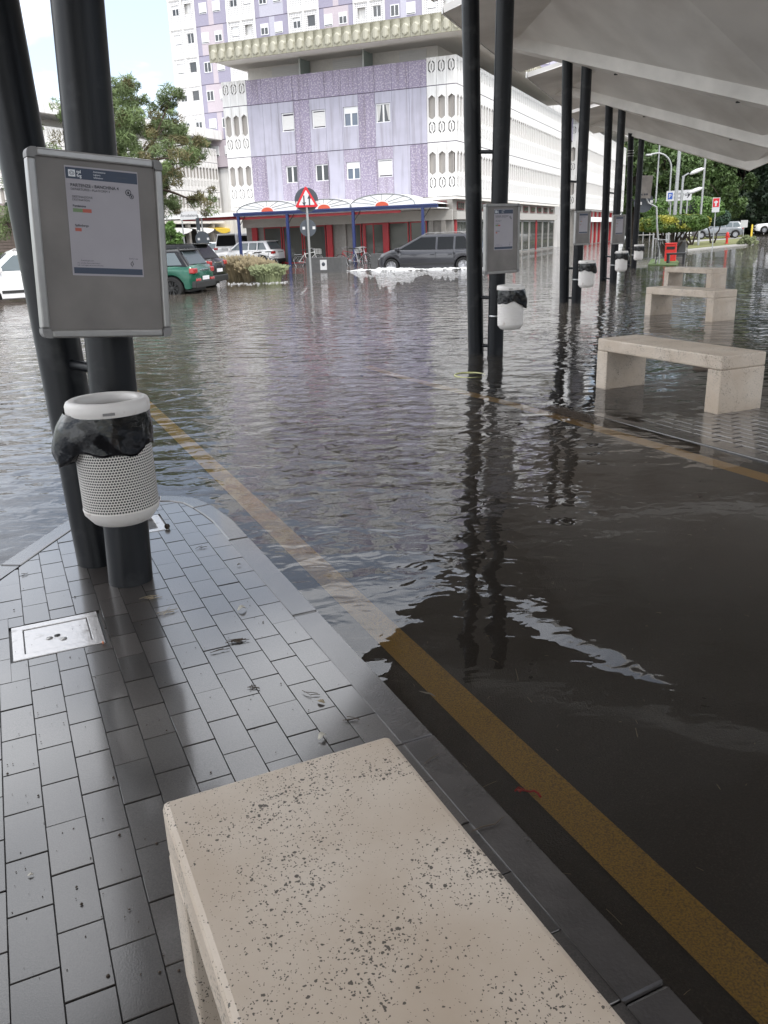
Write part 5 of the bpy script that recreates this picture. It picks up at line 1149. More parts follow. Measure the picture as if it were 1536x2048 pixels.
# bent sign post with a pale panel and a dark round sign
d4 = 35.5; s4 = d4/FPX; q = [at(x, y, d4) for x, y in ((1319,512),(1314,450),(1313,414),(1297,406),(1292,394),(1291,360))]; O = Vector((q[0].x, q[0].y, 0))
t5 = thing('bent_sign', 'pale panel and dark round sign on a bent post by the clipped trees', 'road sign', O)
mb = MB(); mb.tube([Vector((0,0,-.1))]+[v-O for v in q], .035, 8); obj('post', mb, MATS['galv'], t5)
FR = Matrix.Rotation(rad(-20), 4, 'Z')
c = at(1291, 374, d4)-O; mb = MB(); mb.box(-10*s4, 11*s4, -.07, -.05, -19*s4, 19*s4, Matrix.Translation(c) @ FR @ Matrix.Rotation(rad(3), 4, 'Y')); pn = obj('panel', mb, MATS['board_panel'], t5)
for x in (-7,-2,2): mb = MB(); mb.box(x*s4, (x+3)*s4, -.075, -.071, -14*s4, -11*s4, Matrix.Translation(c) @ FR); obj('printed_mark', mb, MATS['black_print'], pn)
c = at(1288, 405, d4)-O; mb = MB(); mb.prism(circ(17*s4), 0, .012, Matrix.Translation(c+Vector((0,.06,0))) @ FR @ Matrix.Rotation(rad(90), 4, 'X')); obj('round_sign_back', mb, MATS['sign_grey'], t5)
for x, y in ((1281,407),(1303,403)): c2 = at(x, y, d4)-O; mb = MB(); mb.box(-.05,.05,-.02,.02,-.05,.05, Matrix.Translation(c2+Vector((0,-.0,0))) @ FR); obj('sign_clip', mb, MATS['sign_white'], t5)
# red bin, dark box, black bench, hydrant and its sign
p = gp(1340, 519)*.93; t6 = thing('red_box', 'red metal bin beneath the clipped tree', 'bin', (p.x, p.y, 0), rad(-20)); s = p.length/FPX
mb = MB(); mb.box(-10*s, 10*s, 0, 18*s, -.1, 31*s); obj('body', mb, MATS['hydrant_red'], t6, bevel=.03); mb = MB(); mb.box(-10.5*s, 10.5*s, -.02, 18.5*s, 31*s, 33*s); obj('lid', mb, MATS['hydrant_red'], t6, bevel=.02)
mb = MB(); mb.box(-7*s, 7*s, -.012, -.001, 22*s, 27*s); obj('slot', mb, MATS['bin_dark'], t6)
p = gp(1360, 511)*.93; t7 = thing('service_cabinet', 'dark grey cabinet behind the red bin', 'cabinet', (p.x, p.y, 0), rad(-20)); s = p.length/FPX
mb = MB(); mb.box(-9*s, 9*s, 0, .5, -.1, 30*s); obj('body', mb, MATS['shop_wall'], t7, bevel=.02); mb = MB(); mb.box(-8*s, 8*s, -.01, -.001, 2*s, 27*s); obj('door', mb, MATS['planter'], t7)
p = gp(1351, 523)*.94; t8 = thing('park_bench', 'low black bench in front of the red bin', 'bench', (p.x, p.y, 0), rad(-25)); s = p.length/FPX
mb = MB(); mb.box(-16*s, 17*s, -.2, .25, 16*s, 19*s); obj('seat', mb, MATS['bench_black'], t8, bevel=.01)
for x in (-15*s, 12*s): mb = MB(); mb.box(x, x+4*s, -.18, .23, -.1, 16*s); obj('leg', mb, MATS['bench_black'], t8)
p = gp(1453, 490); t9 = thing('fire_hydrant', 'red pillar fire hydrant on the grass verge', 'hydrant', (p.x, p.y, .09)); s = p.length/FPX
mb = MB(); mb.lathe([(3.2*s,0),(3.2*s,1*s),(2*s,1.5*s),(2*s,12*s),(3*s,12.5*s),(3*s,15*s),(2.4*s,18*s),(.8*s,19.5*s),(0,20*s)], 18); obj('barrel', mb, MATS['hydrant_red'], t9, sharp=40)
for sx in (-1, 1): mb = MB(); mb.tube([(0,0,11*s),(sx*4*s,0,11*s)], 1.3*s, 10); obj('outlet', mb, MATS['hydrant_red'], t9)
d5 = 50.0; s5 = d5/FPX; p = at(1424, 495, d5); t10 = thing('hydrant_sign', 'red and white hydrant sign on a thin pole', 'sign', (p.x, p.y, 0), rad(-43)); Z = at(1430, 410, d5).z
mb = MB(); mb.tube([(0,.04,-.1),(0,.04,Z+12*s5)], .03, 8); obj('pole', mb, MATS['galv'], t10)
mb = MB(); mb.box(-6*s5, 7*s5, -.02, .0, Z-12*s5, Z+12*s5); bo = obj('board', mb, MATS['sign_white'], t10); mb = MB(); mb.box(-5*s5, 6*s5, -.026, -.021, Z-3.5*s5, Z+11*s5); rs = obj('red_field', mb, MATS['sign_red'], bo)
mb = MB(); mb.box(-1*s5, 2*s5, -.031, -.027, Z-2*s5, Z+7*s5); mb.box(-2.8*s5, 3.8*s5, -.0305, -.027, Z+3.2*s5, Z+6*s5); obj('hydrant_symbol', mb, MATS['sign_white'], rs)
# small sign, bollard and railing in the distance
p = gp(1485, 479); t11 = thing('small_sign', 'small white sign beside the silver estate car', 'sign', (p.x, p.y, 0), rad(-43)); s = p.length/FPX
mb = MB(); mb.tube([(0,.05,-.1),(0,.05,30*s)], .035, 8); obj('pole', mb, MATS['galv'], t11); mb = MB(); mb.box(-6*s, 6*s, 0, .03, 20*s, 32*s); obj('board', mb, MATS['sign_white'], t11)
p = gp(1502, 476); t12 = thing('bollard', 'thin yellow bollard right of the small white sign', 'bollard', (p.x, p.y, 0)); mb = MB(); s = p.length/FPX; mb.lathe([(1.6*s,-.1),(1.6*s,20*s),(1.0*s,22*s),(0,22.5*s)], 10); obj('shaft', mb, MATS['awning_yellow'], t12)
a, b = gp(1272, 482), gp(1378, 478); t13 = thing('guard_rail', 'low grey guard rail running behind the clipped trees', 'railing', (a.x, a.y, 0)); D = b-a
for z in (.55, .95): mb = MB(); mb.tube([(0,0,z), D+Vector((0,0,z))], .055, 6); obj('rail', mb, MATS['concrete'], t13)
for i in range(9): mb = MB(); v = D*(i/8); mb.tube([v+Vector((0,0,-.1)), v+Vector((0,0,1.0))], .05, 6); obj('rail_post', mb, MATS['galv'], t13)

# ================================================================== PERSON in the distance
p = gp(1187, 478); sH = 1.72
tp_ = None
def person(loc, h, face):
    J = {'pelvis': (0,0,.53), 'waist': (0,0,.62), 'chest': (0,.01,.74), 'neck': (0,.0,.83), 'headb': (0,.01,.87), 'head': (0,.02,.94), 'top': (0,.015,.985),
         'lsh': (-.115,0,.80), 'lel': (-.145,-.01,.63), 'lwr': (-.135,.05,.49), 'lha': (-.13,.065,.44), 'rsh': (.115,0,.80), 'rel': (.15,.0,.63), 'rwr': (.14,.06,.50), 'rha': (.135,.075,.45),
         'lhi': (-.055,0,.51), 'lkn': (-.06,.05,.29), 'lan': (-.06,.02,.05), 'lto': (-.062,.10,.015), 'rhi': (.055,0,.51), 'rkn': (.06,.02,.28), 'ran': (.06,-.06,.05), 'rto': (.062,.02,.015)}
    Rr = {'pelvis': .085, 'waist': .075, 'chest': .095, 'neck': .032, 'headb': .045, 'head': .058, 'top': .04, 'lsh': .045, 'lel': .032, 'lwr': .022, 'lha': .026, 'lhi': .065, 'lkn': .043, 'lan': .028, 'lto': .022}
    names = list(J); E = [('pelvis','waist'),('waist','chest'),('chest','neck'),('neck','headb'),('headb','head'),('head','top'),('chest','lsh'),('lsh','lel'),('lel','lwr'),('lwr','lha'),('chest','rsh'),('rsh','rel'),('rel','rwr'),('rwr','rha'),('pelvis','lhi'),('lhi','lkn'),('lkn','lan'),('lan','lto'),('pelvis','rhi'),('rhi','rkn'),('rkn','ran'),('ran','rto')]
    me = bpy.data.meshes.new('body'); me.from_pydata([Vector(J[n])*h for n in names], [(names.index(a), names.index(b)) for a, b in E], []); me.materials.append(MATS['cloth_dark'])
    t = thing('person', 'person in dark clothes walking past the far shops', 'person', loc, rad(face)); o = link('body', me, t)
    sk = o.modifiers.new('skin', 'SKIN'); o.modifiers.new('smooth', 'SUBSURF').levels = 1
    for i, n in enumerate(names):
        r = Rr.get(n, Rr.get('l'+n[1:], .05))*h; me.skin_vertices[0].data[i].radius = (r, r)
    me.skin_vertices[0].data[0].use_root = True
    mb = MB(); mb.lathe([(0,-.09),(.05,-.07),(.068,0),(.055,.07),(0,.095)], 14, Matrix.Translation((0,.02*h,.935*h))); obj('head', mb, MATS['skin'], t)
    mb = MB(); mb.lathe([(.072,0),(.062,.07),(.03,.105),(0,.11)], 14, Matrix.Translation((0,.01*h,.94*h))); obj('hair', mb, MATS['bike_black'], t)
person((p.x, p.y, -.08), sH, 60)
# ================================================================== VEGETATION
def leaf_mesh(name, cen, size, m, flat=.0, droop=0., aspect=.55, rng=RNG, nrm=None, normals=None):
    """one small folded leaf-like quad per centre, random orientation"""
    n = len(cen); u = rng.normal(size=(n,3)); u[:,2] = u[:,2]*(1-flat)-droop; u /= np.linalg.norm(u, axis=1)[:,None]
    w = rng.normal(size=(n,3))
    if normals is not None: w = np.cross(u, normals+rng.normal(size=(n,3))*.55)
    v = np.cross(u, w) if normals is None else w
    v /= np.maximum(np.linalg.norm(v, axis=1), 1e-6)[:,None]
    s = (size*(.6+.8*rng.random(n)))[:,None]
    P = np.stack([cen-u*s*.5, cen+v*s*aspect*.5, cen+u*s*.5, cen-v*s*aspect*.5], 1).reshape(-1,3)
    me = bpy.data.meshes.new(name); me.vertices.add(n*4); me.vertices.foreach_set('co', P.astype(np.float32).ravel())
    me.loops.add(n*4); me.loops.foreach_set('vertex_index', np.arange(n*4, dtype=np.int32)); me.polygons.add(n)
    me.polygons.foreach_set('loop_start', np.arange(0, n*4, 4, dtype=np.int32))
    mats = m if isinstance(m, (list, tuple)) else [m]
    for q in mats: me.materials.append(MATS[q])
    me.update(calc_edges=True); return me
def tuft_points(cl, per, rng=RNG):
    """points scattered round cluster centres (x,y,z,r)"""
    cl = np.array(cl); k = rng.integers(0, len(cl), per*len(cl)); d = rng.normal(size=(len(k),3)); d /= np.linalg.norm(d, axis=1)[:,None]
    return cl[k,:3]+d*(cl[k,3]*(.35+.65*rng.random(len(k))**.5))[:,None]*np.array([1,1,.75])
def limb(mb, a, b, r0, r1, wob, rr, n=6):
    a, b = Vector(a), Vector(b); pts = [a.lerp(b, i/n)+Vector((rr.uniform(-wob,wob), rr.uniform(-wob,wob), rr.uniform(-wob,wob)))*(1 if 0 < i < n else 0) for i in range(n+1)]
    mb.tube(pts, [lerp(r0, r1, i/n) for i in range(n+1)], 7); return pts
# --- the umbrella pine behind the notice board
def pine(label, base, h, crown, seed, ncl, per):
    rr = random.Random(seed); t = thing('pine_tree', label, 'tree', base)
    mb = MB(); top = Vector((crown[0]*.3, crown[1]*.3, h*.50)); limb(mb, (0,0,-.2), top, .26, .19, .08, rr)
    cl = []
    for i in range(ncl):
        a = rr.uniform(0, 6.283); q = rr.random()**.6; z = rr.uniform(-1, 1)
        lim = math.sqrt(max(0, 1-abs(z)**2.2)); x, y = crown[0]+crown[3]*q*lim*math.cos(a), crown[1]+crown[3]*q*lim*math.sin(a)
        z = crown[2]+crown[4]*z-.35*crown[4]*(q*lim)**2
        c = Vector((x, y, z)); cl.append((x, y, z, rr.uniform(.30, .62)))
        if i % 2 == 0: st = top.lerp(Vector((0,0,h*.36)), rr.random()*.8); limb(mb, st, c, .075, .02, .13, rr, 5)
    obj('trunk', mb, MATS['pine_bark'], t)
    cl2 = []
    for c in cl:
        for _ in range(9):
            d = Vector((rr.gauss(0,1), rr.gauss(0,1), rr.gauss(0,.7))).normalized()*c[3]; cl2.append((c[0]+d.x, c[1]+d.y, c[2]+d.z, rr.uniform(.15, .30)))
    k = int(len(cl2)*.76)
    rr.shuffle(cl2)
    link('crown', leaf_mesh('crown', tuft_points(cl2[:k], per), .26, 'needle', aspect=.10), t); link('dry_needles', leaf_mesh('dry_needles', tuft_points(cl2[k:], per), .26, 'needle_brown', aspect=.10, droop=.4), t)
    return t
b = at(262, 560, 33.0); pine('spreading pine with brownish drooping boughs behind the nearest notice board', (b.x, b.y, -.1), 8.0, (.62, 0, 4.75, 3.25, 2.05), 11, 60, 84)
# --- broad-leaved trees and the dark wood
def broad_mesh(seed, R, Hc, n, size, m, squash=1.0):
    rr = random.Random(seed); rng = np.random.default_rng(seed); cl = []
    for i in range(46):
        d = Vector((rr.gauss(0,1), rr.gauss(0,1), rr.gauss(0,1))).normalized()*rr.random()**.4; cl.append((d.x*R, d.y*R, d.z*Hc, rr.uniform(.16, .30)*R))
    return leaf_mesh('crown', tuft_points(cl, n//46, rng), size, m, flat=.2, aspect=.7, rng=rng), cl
WOOD = [('leaf_dark',1),('leaf_mid',2),('leaf_olive',3),('leaf_dark',4)]
protos = [broad_mesh(s, 4.2, 5.2, 9000, .52, m) for m, s in WOOD]
TR = [(1262,88,12,1,'yellow green tree rising behind the far white block'), (1290,104,15,2,'olive tree behind the leftmost lamp'), (1330,98,14,1,'mid green tree behind the arched lamp'), (1368,108,16,2,'olive topped tree behind the parking sign'), (1392,92,11,1,'mid green tree left of the rightmost lamp pole'),
      (1425,104,15,0,'dark tree right of the rightmost lamp pole'), (1440,82,7.5,1,'lighter green tree standing before the dark wood'), (1478,96,14,0,'dark evergreen left of the shaded gap'), (1520,104,15,3,'dark evergreen above the shaded gap'), (1570,98,15,0,'dark evergreen at the right edge of the wood'), (1625,108,16,3,'dark evergreen outside the right edge'),
      (1720,92,15,0,'dark tree well outside the right edge of the wood'), (1900,80,15,3,'dark tree far outside the right edge of the wood'), (1310,120,18,0,'tall dark tree at the back, left end'), (1400,124,19,3,'tall dark tree at the back, in the middle'), (1490,120,19,0,'tall dark tree at the back, right end'), (1560,84,9,3,'low dark tree at the right edge'), (1350,86,8,1,'low mid green tree behind the clipped trees')]
for i, (px, d, h, k, lab) in enumerate(TR):
    d, h = d*1.27, h*1.25
    b = at(px, 470, d); t = thing('wood_tree', lab, 'tree', (b.x, b.y, -.1), i*1.3, 'trees of the dark wood'); me, cl = protos[k]; s = h/14.0
    c = link('crown', me, t, (0,0,h*.60)); c.scale = (s*1.05, s*1.05, s*1.18)
    rr = random.Random(i); mb = MB(); limb(mb, (0,0,-.2), (0,0,h*.55), .28*s+.06, .14*s, .1, rr)
    for q in range(7): g = cl[q*6]; limb(mb, (0,0,h*.3+q*.02*h), (g[0]*s, g[1]*s, h*.60+g[2]*s), .09*s, .03*s, .15, rr, 4)
    obj('trunk', mb, MATS['bark'], t)
# undergrowth that closes the wood
rng = np.random.default_rng(5); pts = []
for px in range(1270, 1700, 7):
    d = 113+rng.random()*22; b = at(px, 470, d); pts.append((b.x, b.y, 1.2+rng.random()*2.0, 2.7))
o = link('undergrowth', leaf_mesh('undergrowth', tuft_points(pts, 420, rng), .55, 'leaf_dark', flat=.2, aspect=.7, rng=rng)); stuff(o); o['label'] = 'dark undergrowth along the foot of the wood'
pts = []  # unseen ring of foliage, added to cut light on the posts' right sides
for q in range(150):
    az = 46+110*q/150; d = 58+rng.random()*26; v = hdir(az)*d; pts.append((v.x, v.y, 4.5+rng.random()*8, 4.2)); pts.append((v.x, v.y, 2.0+rng.random()*4, 3.2))
o = link('added_wood', leaf_mesh('added_wood', tuft_points(pts, 110, rng), 1.1, 'leaf_dark', flat=.2, aspect=.7, rng=rng)); stuff(o); o['label'] = 'unseen dark wood added right of and behind the viewer to darken the posts'
# --- cloud-clipped trees
def topiary(label, base, cx, W, Dp, z0, z1, m, seed, stems, n=15000, size=.085):
    t = thing('clipped_tree', label, 'tree', base, 0, 'clipped trees on the green verge'); rng = np.random.default_rng(seed); rr = random.Random(seed)
    k = n; d = rng.normal(size=(k,3)); d /= np.linalg.norm(d, axis=1)[:,None]; e = np.sign(d)*np.abs(d)**.62; rad_ = 1-.13*rng.random(k)**1.5
    bump = np.array([noise.noise(Vector((float(q[0])*2.2, float(q[1])*2.2, float(q[2])*1.6+seed))) for q in d])
    c = e*(rad_*(1+.10*bump))[:,None]*np.array([W/2, Dp/2, (z1-z0)/2])+np.array([cx, 0, (z0+z1)/2])
    link('crown', leaf_mesh('crown', c, size, m, flat=.1, aspect=.75, rng=rng, normals=d), t)
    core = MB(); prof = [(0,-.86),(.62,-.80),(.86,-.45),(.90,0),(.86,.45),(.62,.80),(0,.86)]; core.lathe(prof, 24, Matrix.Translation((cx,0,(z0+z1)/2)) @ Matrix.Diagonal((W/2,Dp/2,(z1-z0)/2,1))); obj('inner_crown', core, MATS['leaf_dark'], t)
    mb = MB()
    for i in range(stems):
        x = rr.uniform(-.12,.12); f = (i+.5)/stems*2-1; limb(mb, (x,rr.uniform(-.1,.1),-.1), (cx+f*W*.33, rr.uniform(-.3,.3)*Dp, z0+.22*(z1-z0)), .075, .035, .06, rr, 6)
    obj('trunk', mb, MATS['bark'], t); return t
b = at(1340, 510, 42); T = lambda y, d: at(1340, y, d).z
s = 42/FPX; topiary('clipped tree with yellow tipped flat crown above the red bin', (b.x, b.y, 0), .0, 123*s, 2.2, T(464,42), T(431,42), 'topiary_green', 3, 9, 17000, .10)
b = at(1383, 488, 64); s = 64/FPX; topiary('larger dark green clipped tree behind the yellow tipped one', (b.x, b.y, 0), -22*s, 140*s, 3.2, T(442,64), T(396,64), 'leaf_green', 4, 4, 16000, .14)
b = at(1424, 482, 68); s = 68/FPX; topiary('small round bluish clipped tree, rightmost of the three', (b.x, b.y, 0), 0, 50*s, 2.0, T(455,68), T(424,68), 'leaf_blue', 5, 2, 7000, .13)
# --- shrubs
def shrub(label, base, R, h, m, seed, n, size, cat='shrub', droop=0., up=False, aspect=.5, name='shrub', flat=.0):
    t = thing(name, label, cat, base); rng = np.random.default_rng(seed); rr = random.Random(seed); cl = []
    for i in range(34):
        a = rr.uniform(0,6.28); q = math.sqrt(rr.random()); z = rr.random(); cl.append((R*q*math.cos(a)*(1-.35*z*z), R*q*math.sin(a)*(1-.35*z*z), h*(.12+.80*z*math.sqrt(1-.75*q*q)), R*rr.uniform(.16,.30)))
    link('foliage', leaf_mesh('foliage', tuft_points(cl, n//34, rng), size, m, droop=droop, aspect=aspect, rng=rng, flat=flat), t)
    mb = MB()
    for i in range(6): g = cl[i*5]; limb(mb, (rr.uniform(-.1,.1),rr.uniform(-.1,.1),-.1), g[:3], .03, .012, .04, rr, 4)
    obj('stem', mb, MATS['bark'], t); return t
b = at(347, 520, 30.5); shrub('bright green feathery shrub beside the notice board above the green car', (b.x, b.y, -.1), .62, 2.35, 'leaf_green', 21, 8000, .13, droop=.5, aspect=.3)
b = gp(1097, 491); shrub('green bush growing against the side shops behind the second notice board', (b.x, b.y, 0), 1.25, 3.1, 'leaf_mid', 22, 12000, .14)
b = at(1140, 485, b.length+3); shrub('smaller green bush behind the third post pair', (b.x, b.y, 0), 1.0, 2.4, 'leaf_mid', 23, 8000, .14)
b = gp(1497, 490); shrub('low scrubby bush at the end of the grass verge', (b.x, b.y, .05), .66, .62, 'pale_grass', 24, 5000, .10)
b = at(30, 500, 44); shrub('dark hedge tree above the garage at the left edge', (b.x, b.y, 0), 2.2, 4.0, 'leaf_dark', 25, 9000, .22, cat='tree', name='garden_tree')
b = at(95, 500, 37); shrub('green pine bough mass between the two near posts', (b.x-.1, b.y, 0), 1.7, 7.2, 'needle', 26, 14000, .16, cat='tree', name='garden_tree', aspect=.2)
# dry ornamental grass tussocks beside the crossover
def tussock(label, base, R, h, m, seed, n):
    t = thing('grass_clump', label, 'grass clump', base, 0, 'ornamental grass clumps by the parked cars'); rr = random.Random(seed); mb = MB()
    for i in range(n):
        a = rr.uniform(0,6.28); q = R*.55*math.sqrt(rr.random()); x, y = q*math.cos(a), q*math.sin(a); l = h*rr.uniform(.55,1.08); sp = rr.uniform(.10,.75)*l*(q/R+.3); w = rr.uniform(.006,.014)
        p1 = (x+math.cos(a)*sp*.35, y+math.sin(a)*sp*.35, l*.62); p2 = (x+math.cos(a)*sp, y+math.sin(a)*sp, l*(.95-.25*sp/l))
        dx, dy = -math.sin(a+rr.uniform(-1,1))*w, math.cos(a+rr.uniform(-1,1))*w
        mb.add([(x-dx,y-dy,-.05),(x+dx,y+dy,-.05),(p1[0]+dx,p1[1]+dy,p1[2]),(p1[0]-dx,p1[1]-dy,p1[2]),p2], [(0,1,2,3),(3,2,4)])
        if rr.random() < .35:
            for q in range(3): z = .75+.12*q; c = Vector(p1).lerp(Vector(p2), z); s = rr.uniform(.014,.03); mb.add([c+Vector((s,0,0)), c+Vector((0,s*.6,s)), c+Vector((-s,0,.3*s)), c+Vector((0,-s*.6,-s))], [(0,1,2,3)])
    obj('blades', mb, MATS[m], t); mb = MB(); mb.lathe([(R*.45,-.1),(R*.40,.03),(R*.2,h*.16),(0,h*.2)], 14); obj('clump_base', mb, MATS['soil'], t)
for (px, py, R, h, m, lab, sd) in ((480,563,.85,1.0,'dry_grass','tan dry grass clump beside the black crossover',31), (513,564,.75,.85,'dry_grass','tan grass clump in the middle of the dry bush',32), (538,565,.75,.68,'pale_grass','pale greenish grass clump at the right end of the dry bush',33)):
    b = gp(px, py); d = Vector((b.x, b.y)).normalized(); tussock(lab, (b.x+d.x*.5, b.y+d.y*.5, -.05), R, h, m, sd, 2600)
c = gp(505, 572); foam2 = None
mb = MB(); rr = random.Random(2)
for i in range(170):
    px = rr.uniform(455, 575); b = gp(px, 568-(px-455)*.035+rr.gauss(0, 1.3)); s = rr.uniform(.008, .028); mb.add([(b.x-s*1.6,b.y,.002),(b.x,b.y-s,.004),(b.x+s*1.6,b.y,.003),(b.x,b.y+s,.004),(b.x,b.y,s*.5)], [(0,1,4),(1,2,4),(2,3,4),(3,0,4)], True)
o = obj('scum', mb, MATS['foam']); stuff(o); o['label'] = 'line of pale scum along the foot of the dry grass'

# ================================================================== SMALL LITTER on the paving and under water
def p1px(px, py, dz=.0): q = gp(px, py, .03); w = Vector((q.x, q.y, 0)); a = w.dot(E1); return Vector((q.x, q.y, .045-.0068*a+dz))
def leaf(label, px, py, L, m, rz, curl=.4, seed=0):
    t = p1px(px, py, .001); mb = MB(); rr = random.Random(seed); n = 7; vs = []
    for i in range(n+1):
        f = i/n; w = L*.28*math.sin(math.pi*min(1, f*.97+.03))**.8; z = .002+L*curl*.28*math.sin(math.pi*f)
        vs += [((f-.5)*L, -w+rr.uniform(-.1,.1)*w, z+w*.5*curl), ((f-.5)*L, 0, z), ((f-.5)*L, w+rr.uniform(-.1,.1)*w, z+w*.7*curl)]
    fs = [(3*i+e, 3*i+3+e, 3*i+4+e, 3*i+1+e) for i in range(n) for e in (0, 1)]
    mb.add(vs, fs, True); o = obj('fallen_leaf', mb, MATS[m], None, loc=t, rot=(0,0,rz)); sd = o.modifiers.new('thickness', 'SOLIDIFY'); sd.thickness = .0008; return tag(o, label, 'leaf', 'fallen leaves on the paving')
leaf('curled pale leaf lying right of the post foot', 484, 1218, .040, 'dead_leaf_pale', .5, .9, 1)
leaf('pale folded leaf near the far edge of the bench', 645, 1477, .034, 'dead_leaf_pale', .8, .9, 2)
leaf('small brown leaf between the bench and the kerb', 642, 1405, .030, 'dead_leaf', 2.6, .4, 3)
leaf('tiny leaf lying alone on the left paving', 62, 1753, .014, 'dead_leaf_pale', .3, .5, 4)
leaf('small dark leaf below the perforated bin on the right', 478, 1127, .020, 'twig', .4, .6, 5)
def needles(label, px, py, n, L, spread, seed, m='twig'):
    c = p1px(px, py, .0); rr = random.Random(seed); mb = MB()
    for i in range(n):
        a = rr.gauss(.35, .5 if n < 8 else .35); x, y = rr.gauss(0, spread), rr.gauss(0, spread*.4); l = L*rr.uniform(.6, 1.1); z = .0012+rr.random()*.004
        mb.tube([(x-l/2*math.cos(a), y-l/2*math.sin(a), z), (x, y+rr.uniform(-.05,.05)*l, z+.002), (x+l/2*math.cos(a), y+l/2*math.sin(a), z)], .0013, 4)
    o = obj('pine_needles', mb, MATS[m], None, loc=c); return tag(o, label, 'pine needles', 'pine needles scattered on the paving')
needles('bundle of dark pine needles in the middle of the paving', 473, 1281, 16, .055, .012, 1)
needles('few crossed pine needles above the bench', 506, 1375, 5, .035, .010, 2)
needles('pine needles at the foot of the nearest post', 300, 1192, 5, .06, .02, 3, 'dead_leaf')
needles('straw coloured needles right of the post foot', 330, 1222, 4, .09, .02, 4, 'dead_leaf')
needles('forked needle right of the bench corner', 630, 1388, 3, .05, .012, 5)
needles('long thin needle by the pine bundle', 440, 1300, 2, .075, .004, 6)
needles('single crossed needles near the kerb', 700, 1440, 3, .05, .012, 7)
needles('fine needles on the paving beside the kerb tip', 395, 1092, 3, .05, .012, 8)
needles('thin needle left of the inspection cover', 45, 1145, 2, .04, .008, 9)
# twig across the kerb
c = p1px(975, 1660, .006); mb = MB(); mb.tube([(-.045,-.018,.0),(-.015,-.004,.003),(.02,.006,.002),(.045,.03,.004)], [.0016,.0022,.002,.0012], 6); o = obj('twig', mb, MATS['twig'], None, loc=c); tag(o, 'bent twig lying across the kerb beside the near bench', 'twig')
c = p1px(862, 1523, .006); mb = MB(); mb.tube([(-.02,-.02,.0),(0,0,.002),(.025,.022,.002)], .0011, 5); o = obj('twig', mb, MATS['twig'], None, loc=c); tag(o, 'short thin twig on the kerb above the bent one', 'twig')
# pine cone, cigarette end, grit
c = p1px(334, 1052, .012); mb = MB(); rr = random.Random(3)
for i in range(60):
    f = i/60; a = i*2.4; r = .013*math.sin(math.pi*(.15+.8*f)); z = (f-.5)*.034; d = Vector((math.cos(a), math.sin(a), .35)); mb.add([Vector((0,0,z)), Vector((r*math.cos(a-.35)*1.0, r*math.sin(a-.35)*1.0, z+.002)), Vector((r*1.25*math.cos(a), r*1.25*math.sin(a), z+.004)), Vector((r*math.cos(a+.35), r*math.sin(a+.35), z+.002))], [(0,1,2,3),(3,2,1,0)])
mb.lathe([(0,-.017),(.010,-.008),(.010,.008),(0,.016)], 10); o = obj('pine_cone', mb, MATS['cone'], None, loc=c, rot=(1.3,.4,.5)); tag(o, 'dark pine cone right of the perforated bin base', 'pine cone')
c = p1px(206, 1284, .005); mb = MB(); mb.tube([(-.011,0,0),(.004,.001,0)], .0036, 8); o = obj('cigarette_end', mb, MATS['butt_orange'], None, loc=c, rot=(0,0,1.9)); tag(o, 'orange cigarette end at the corner of the inspection cover', 'cigarette end')
rr = random.Random(9); mb = MB()
for i in range(330):
    px, py = rr.uniform(10, 780), rr.uniform(1130, 1960); q = p1px(px, py, .0005); w = Vector((q.x, q.y, 0)); bb = w.dot(E2)
    if bb > .88 or (bb > .12 and w.dot(E1) < 1.4): continue
    s = rr.uniform(.0007, .0024)*(2.0 if rr.random() < .14 else 1); mb.lathe([(0,-s*.4),(s,0),(s*.5,s*.7),(0,s*.8)], 5, Matrix.Translation(q))
o = obj('grit', mb, MATS['cone']); stuff(o); o['label'] = 'scattered grit and crumbs on the wet paving'
# leaf and ribbon under the water
def sunk(px, py, dz=.012): q = gp(px, py, -.07); return Vector((q.x, q.y, road_z(q.x, q.y)+dz))
c = sunk(1055, 1585, .02); mb = MB(); mb.tube([(-.035,.012,0),(-.022,.020,.006),(-.012,.006,.01),(-.022,.0,.006),(-.028,.012,.004),(-.008,.004,.008),(.008,.0,.006),(.02,.006,.004),(.030,-.006,.004),(.034,-.02,.002)], .0035, 6); o = obj('ribbon', mb, MATS['ribbon_red'], None, loc=c); tag(o, 'red ribbon scrap sunk on the yellow line', 'ribbon')
c = sunk(855, 1382, .012); mb = MB(); n = 6
mb.add([(-.03,.02,0),(-.004,.006,.003),(.012,-.004,.004),(.034,-.03,.0),(.010,-.012,.004),(-.008,-.004,.004)], [(0,1,5),(1,2,4,5),(2,3,4)]); o = obj('fallen_leaf', mb, MATS['dead_leaf_pale'], None, loc=c); sd = o.modifiers.new('thickness','SOLIDIFY'); sd.thickness = .001; tag(o, 'pale leaf shred sunk on the yellow line near the kerb', 'leaf')
rr = random.Random(14); mb = MB()
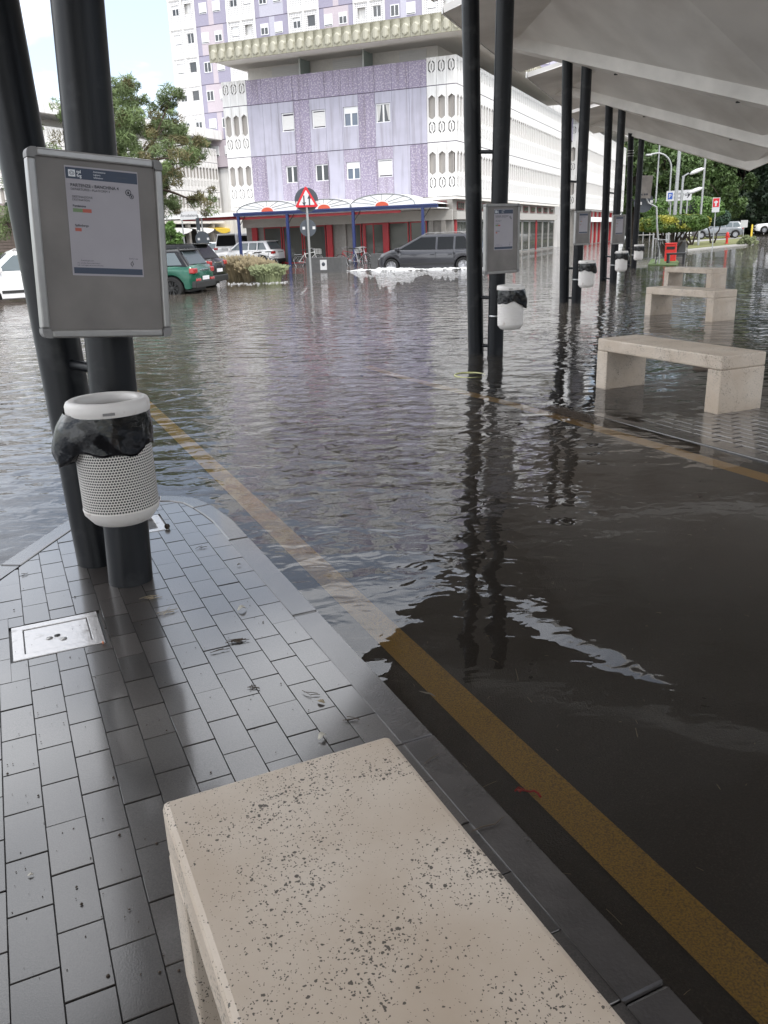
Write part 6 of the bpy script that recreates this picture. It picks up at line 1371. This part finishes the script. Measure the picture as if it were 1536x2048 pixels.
for i in range(330):
    a, b_ = rr.uniform(.9, 5.5), rr.uniform(1.05, 3.9); q = pl(a, b_); L = rr.uniform(.003, .02)*(2.2 if rr.random() < .12 else .6); an = rr.uniform(0, 6.28); z = road_z(q.x, q.y)+.006; d = Vector((math.cos(an), math.sin(an), 0))*L
    mb.tube([Vector((q.x,q.y,z))-d, Vector((q.x,q.y,z+.001)), Vector((q.x,q.y,z))+d], rr.uniform(.0005,.0012), 4)
o = obj('sediment', mb, MATS['dead_leaf']); stuff(o); o['label'] = 'straw and crumbs lying on the flooded asphalt'
# floating ring and scum by the second post pair
q = gp(940, 752-2); mb = MB(); mb.lathe([(.155,-.004),(.165,.004),(.175,-.004),(.165,-.010)], 36, closed=True); o = obj('plastic_ring', mb, MATS['ring_plastic'], None, loc=(q.x, q.y, .002), rot=(.02,.03,0)); tag(o, 'pale plastic ring floating before the second post pair', 'ring')
# raft of needles caught at the drowned kerb
mb = MB(); rr = random.Random(6)
for i in range(420):
    px = rr.gauss(1142, 22); py = 829+(px-1142)*.27+rr.gauss(0, 3.5); q = gp(px, py); L = rr.uniform(.02,.05); an = rr.uniform(0, 6.28); d = Vector((math.cos(an), math.sin(an), rr.uniform(-.1,.2)))*L; mb.tube([Vector((q.x,q.y,.003))-d, Vector((q.x,q.y,.006+rr.random()*.012)), Vector((q.x,q.y,.003))+d], .0014, 4)
o = obj('needle_raft', mb, MATS['twig']); stuff(o); o['label'] = 'dark raft of pine needles caught on the drowned kerb'
# stone under the second bench
q = gp(1402, 738); mb = MB(); mb.lathe([(0,-.02),(.09,-.01),(.085,.02),(.05,.035),(0,.04)], 14); o = obj('stone', mb, MATS['twig'], None, loc=(q.x,q.y,-.01), rot=(0,0,.4)); tag(o, 'dark lump breaking the water beyond the second bench', 'stone')
# bird-lime smears on the second bench seat
a, b_ = PAIR[2]; mb = MB(); rr = random.Random(8)
for i in range(26):
    x, y = rr.gauss(.0, .09), rr.gauss(.34, .16); n = 9; r = rr.uniform(.006,.035); base = pl(a-3.08+y, b_+.085+x, .4705+.012)
    mb.add([base+Vector((r*rr.uniform(.6,1.2)*math.cos(6.283*e/n), r*rr.uniform(.6,1.2)*math.sin(6.283*e/n)*1.0, 0)) for e in range(n)], [tuple(range(n))])
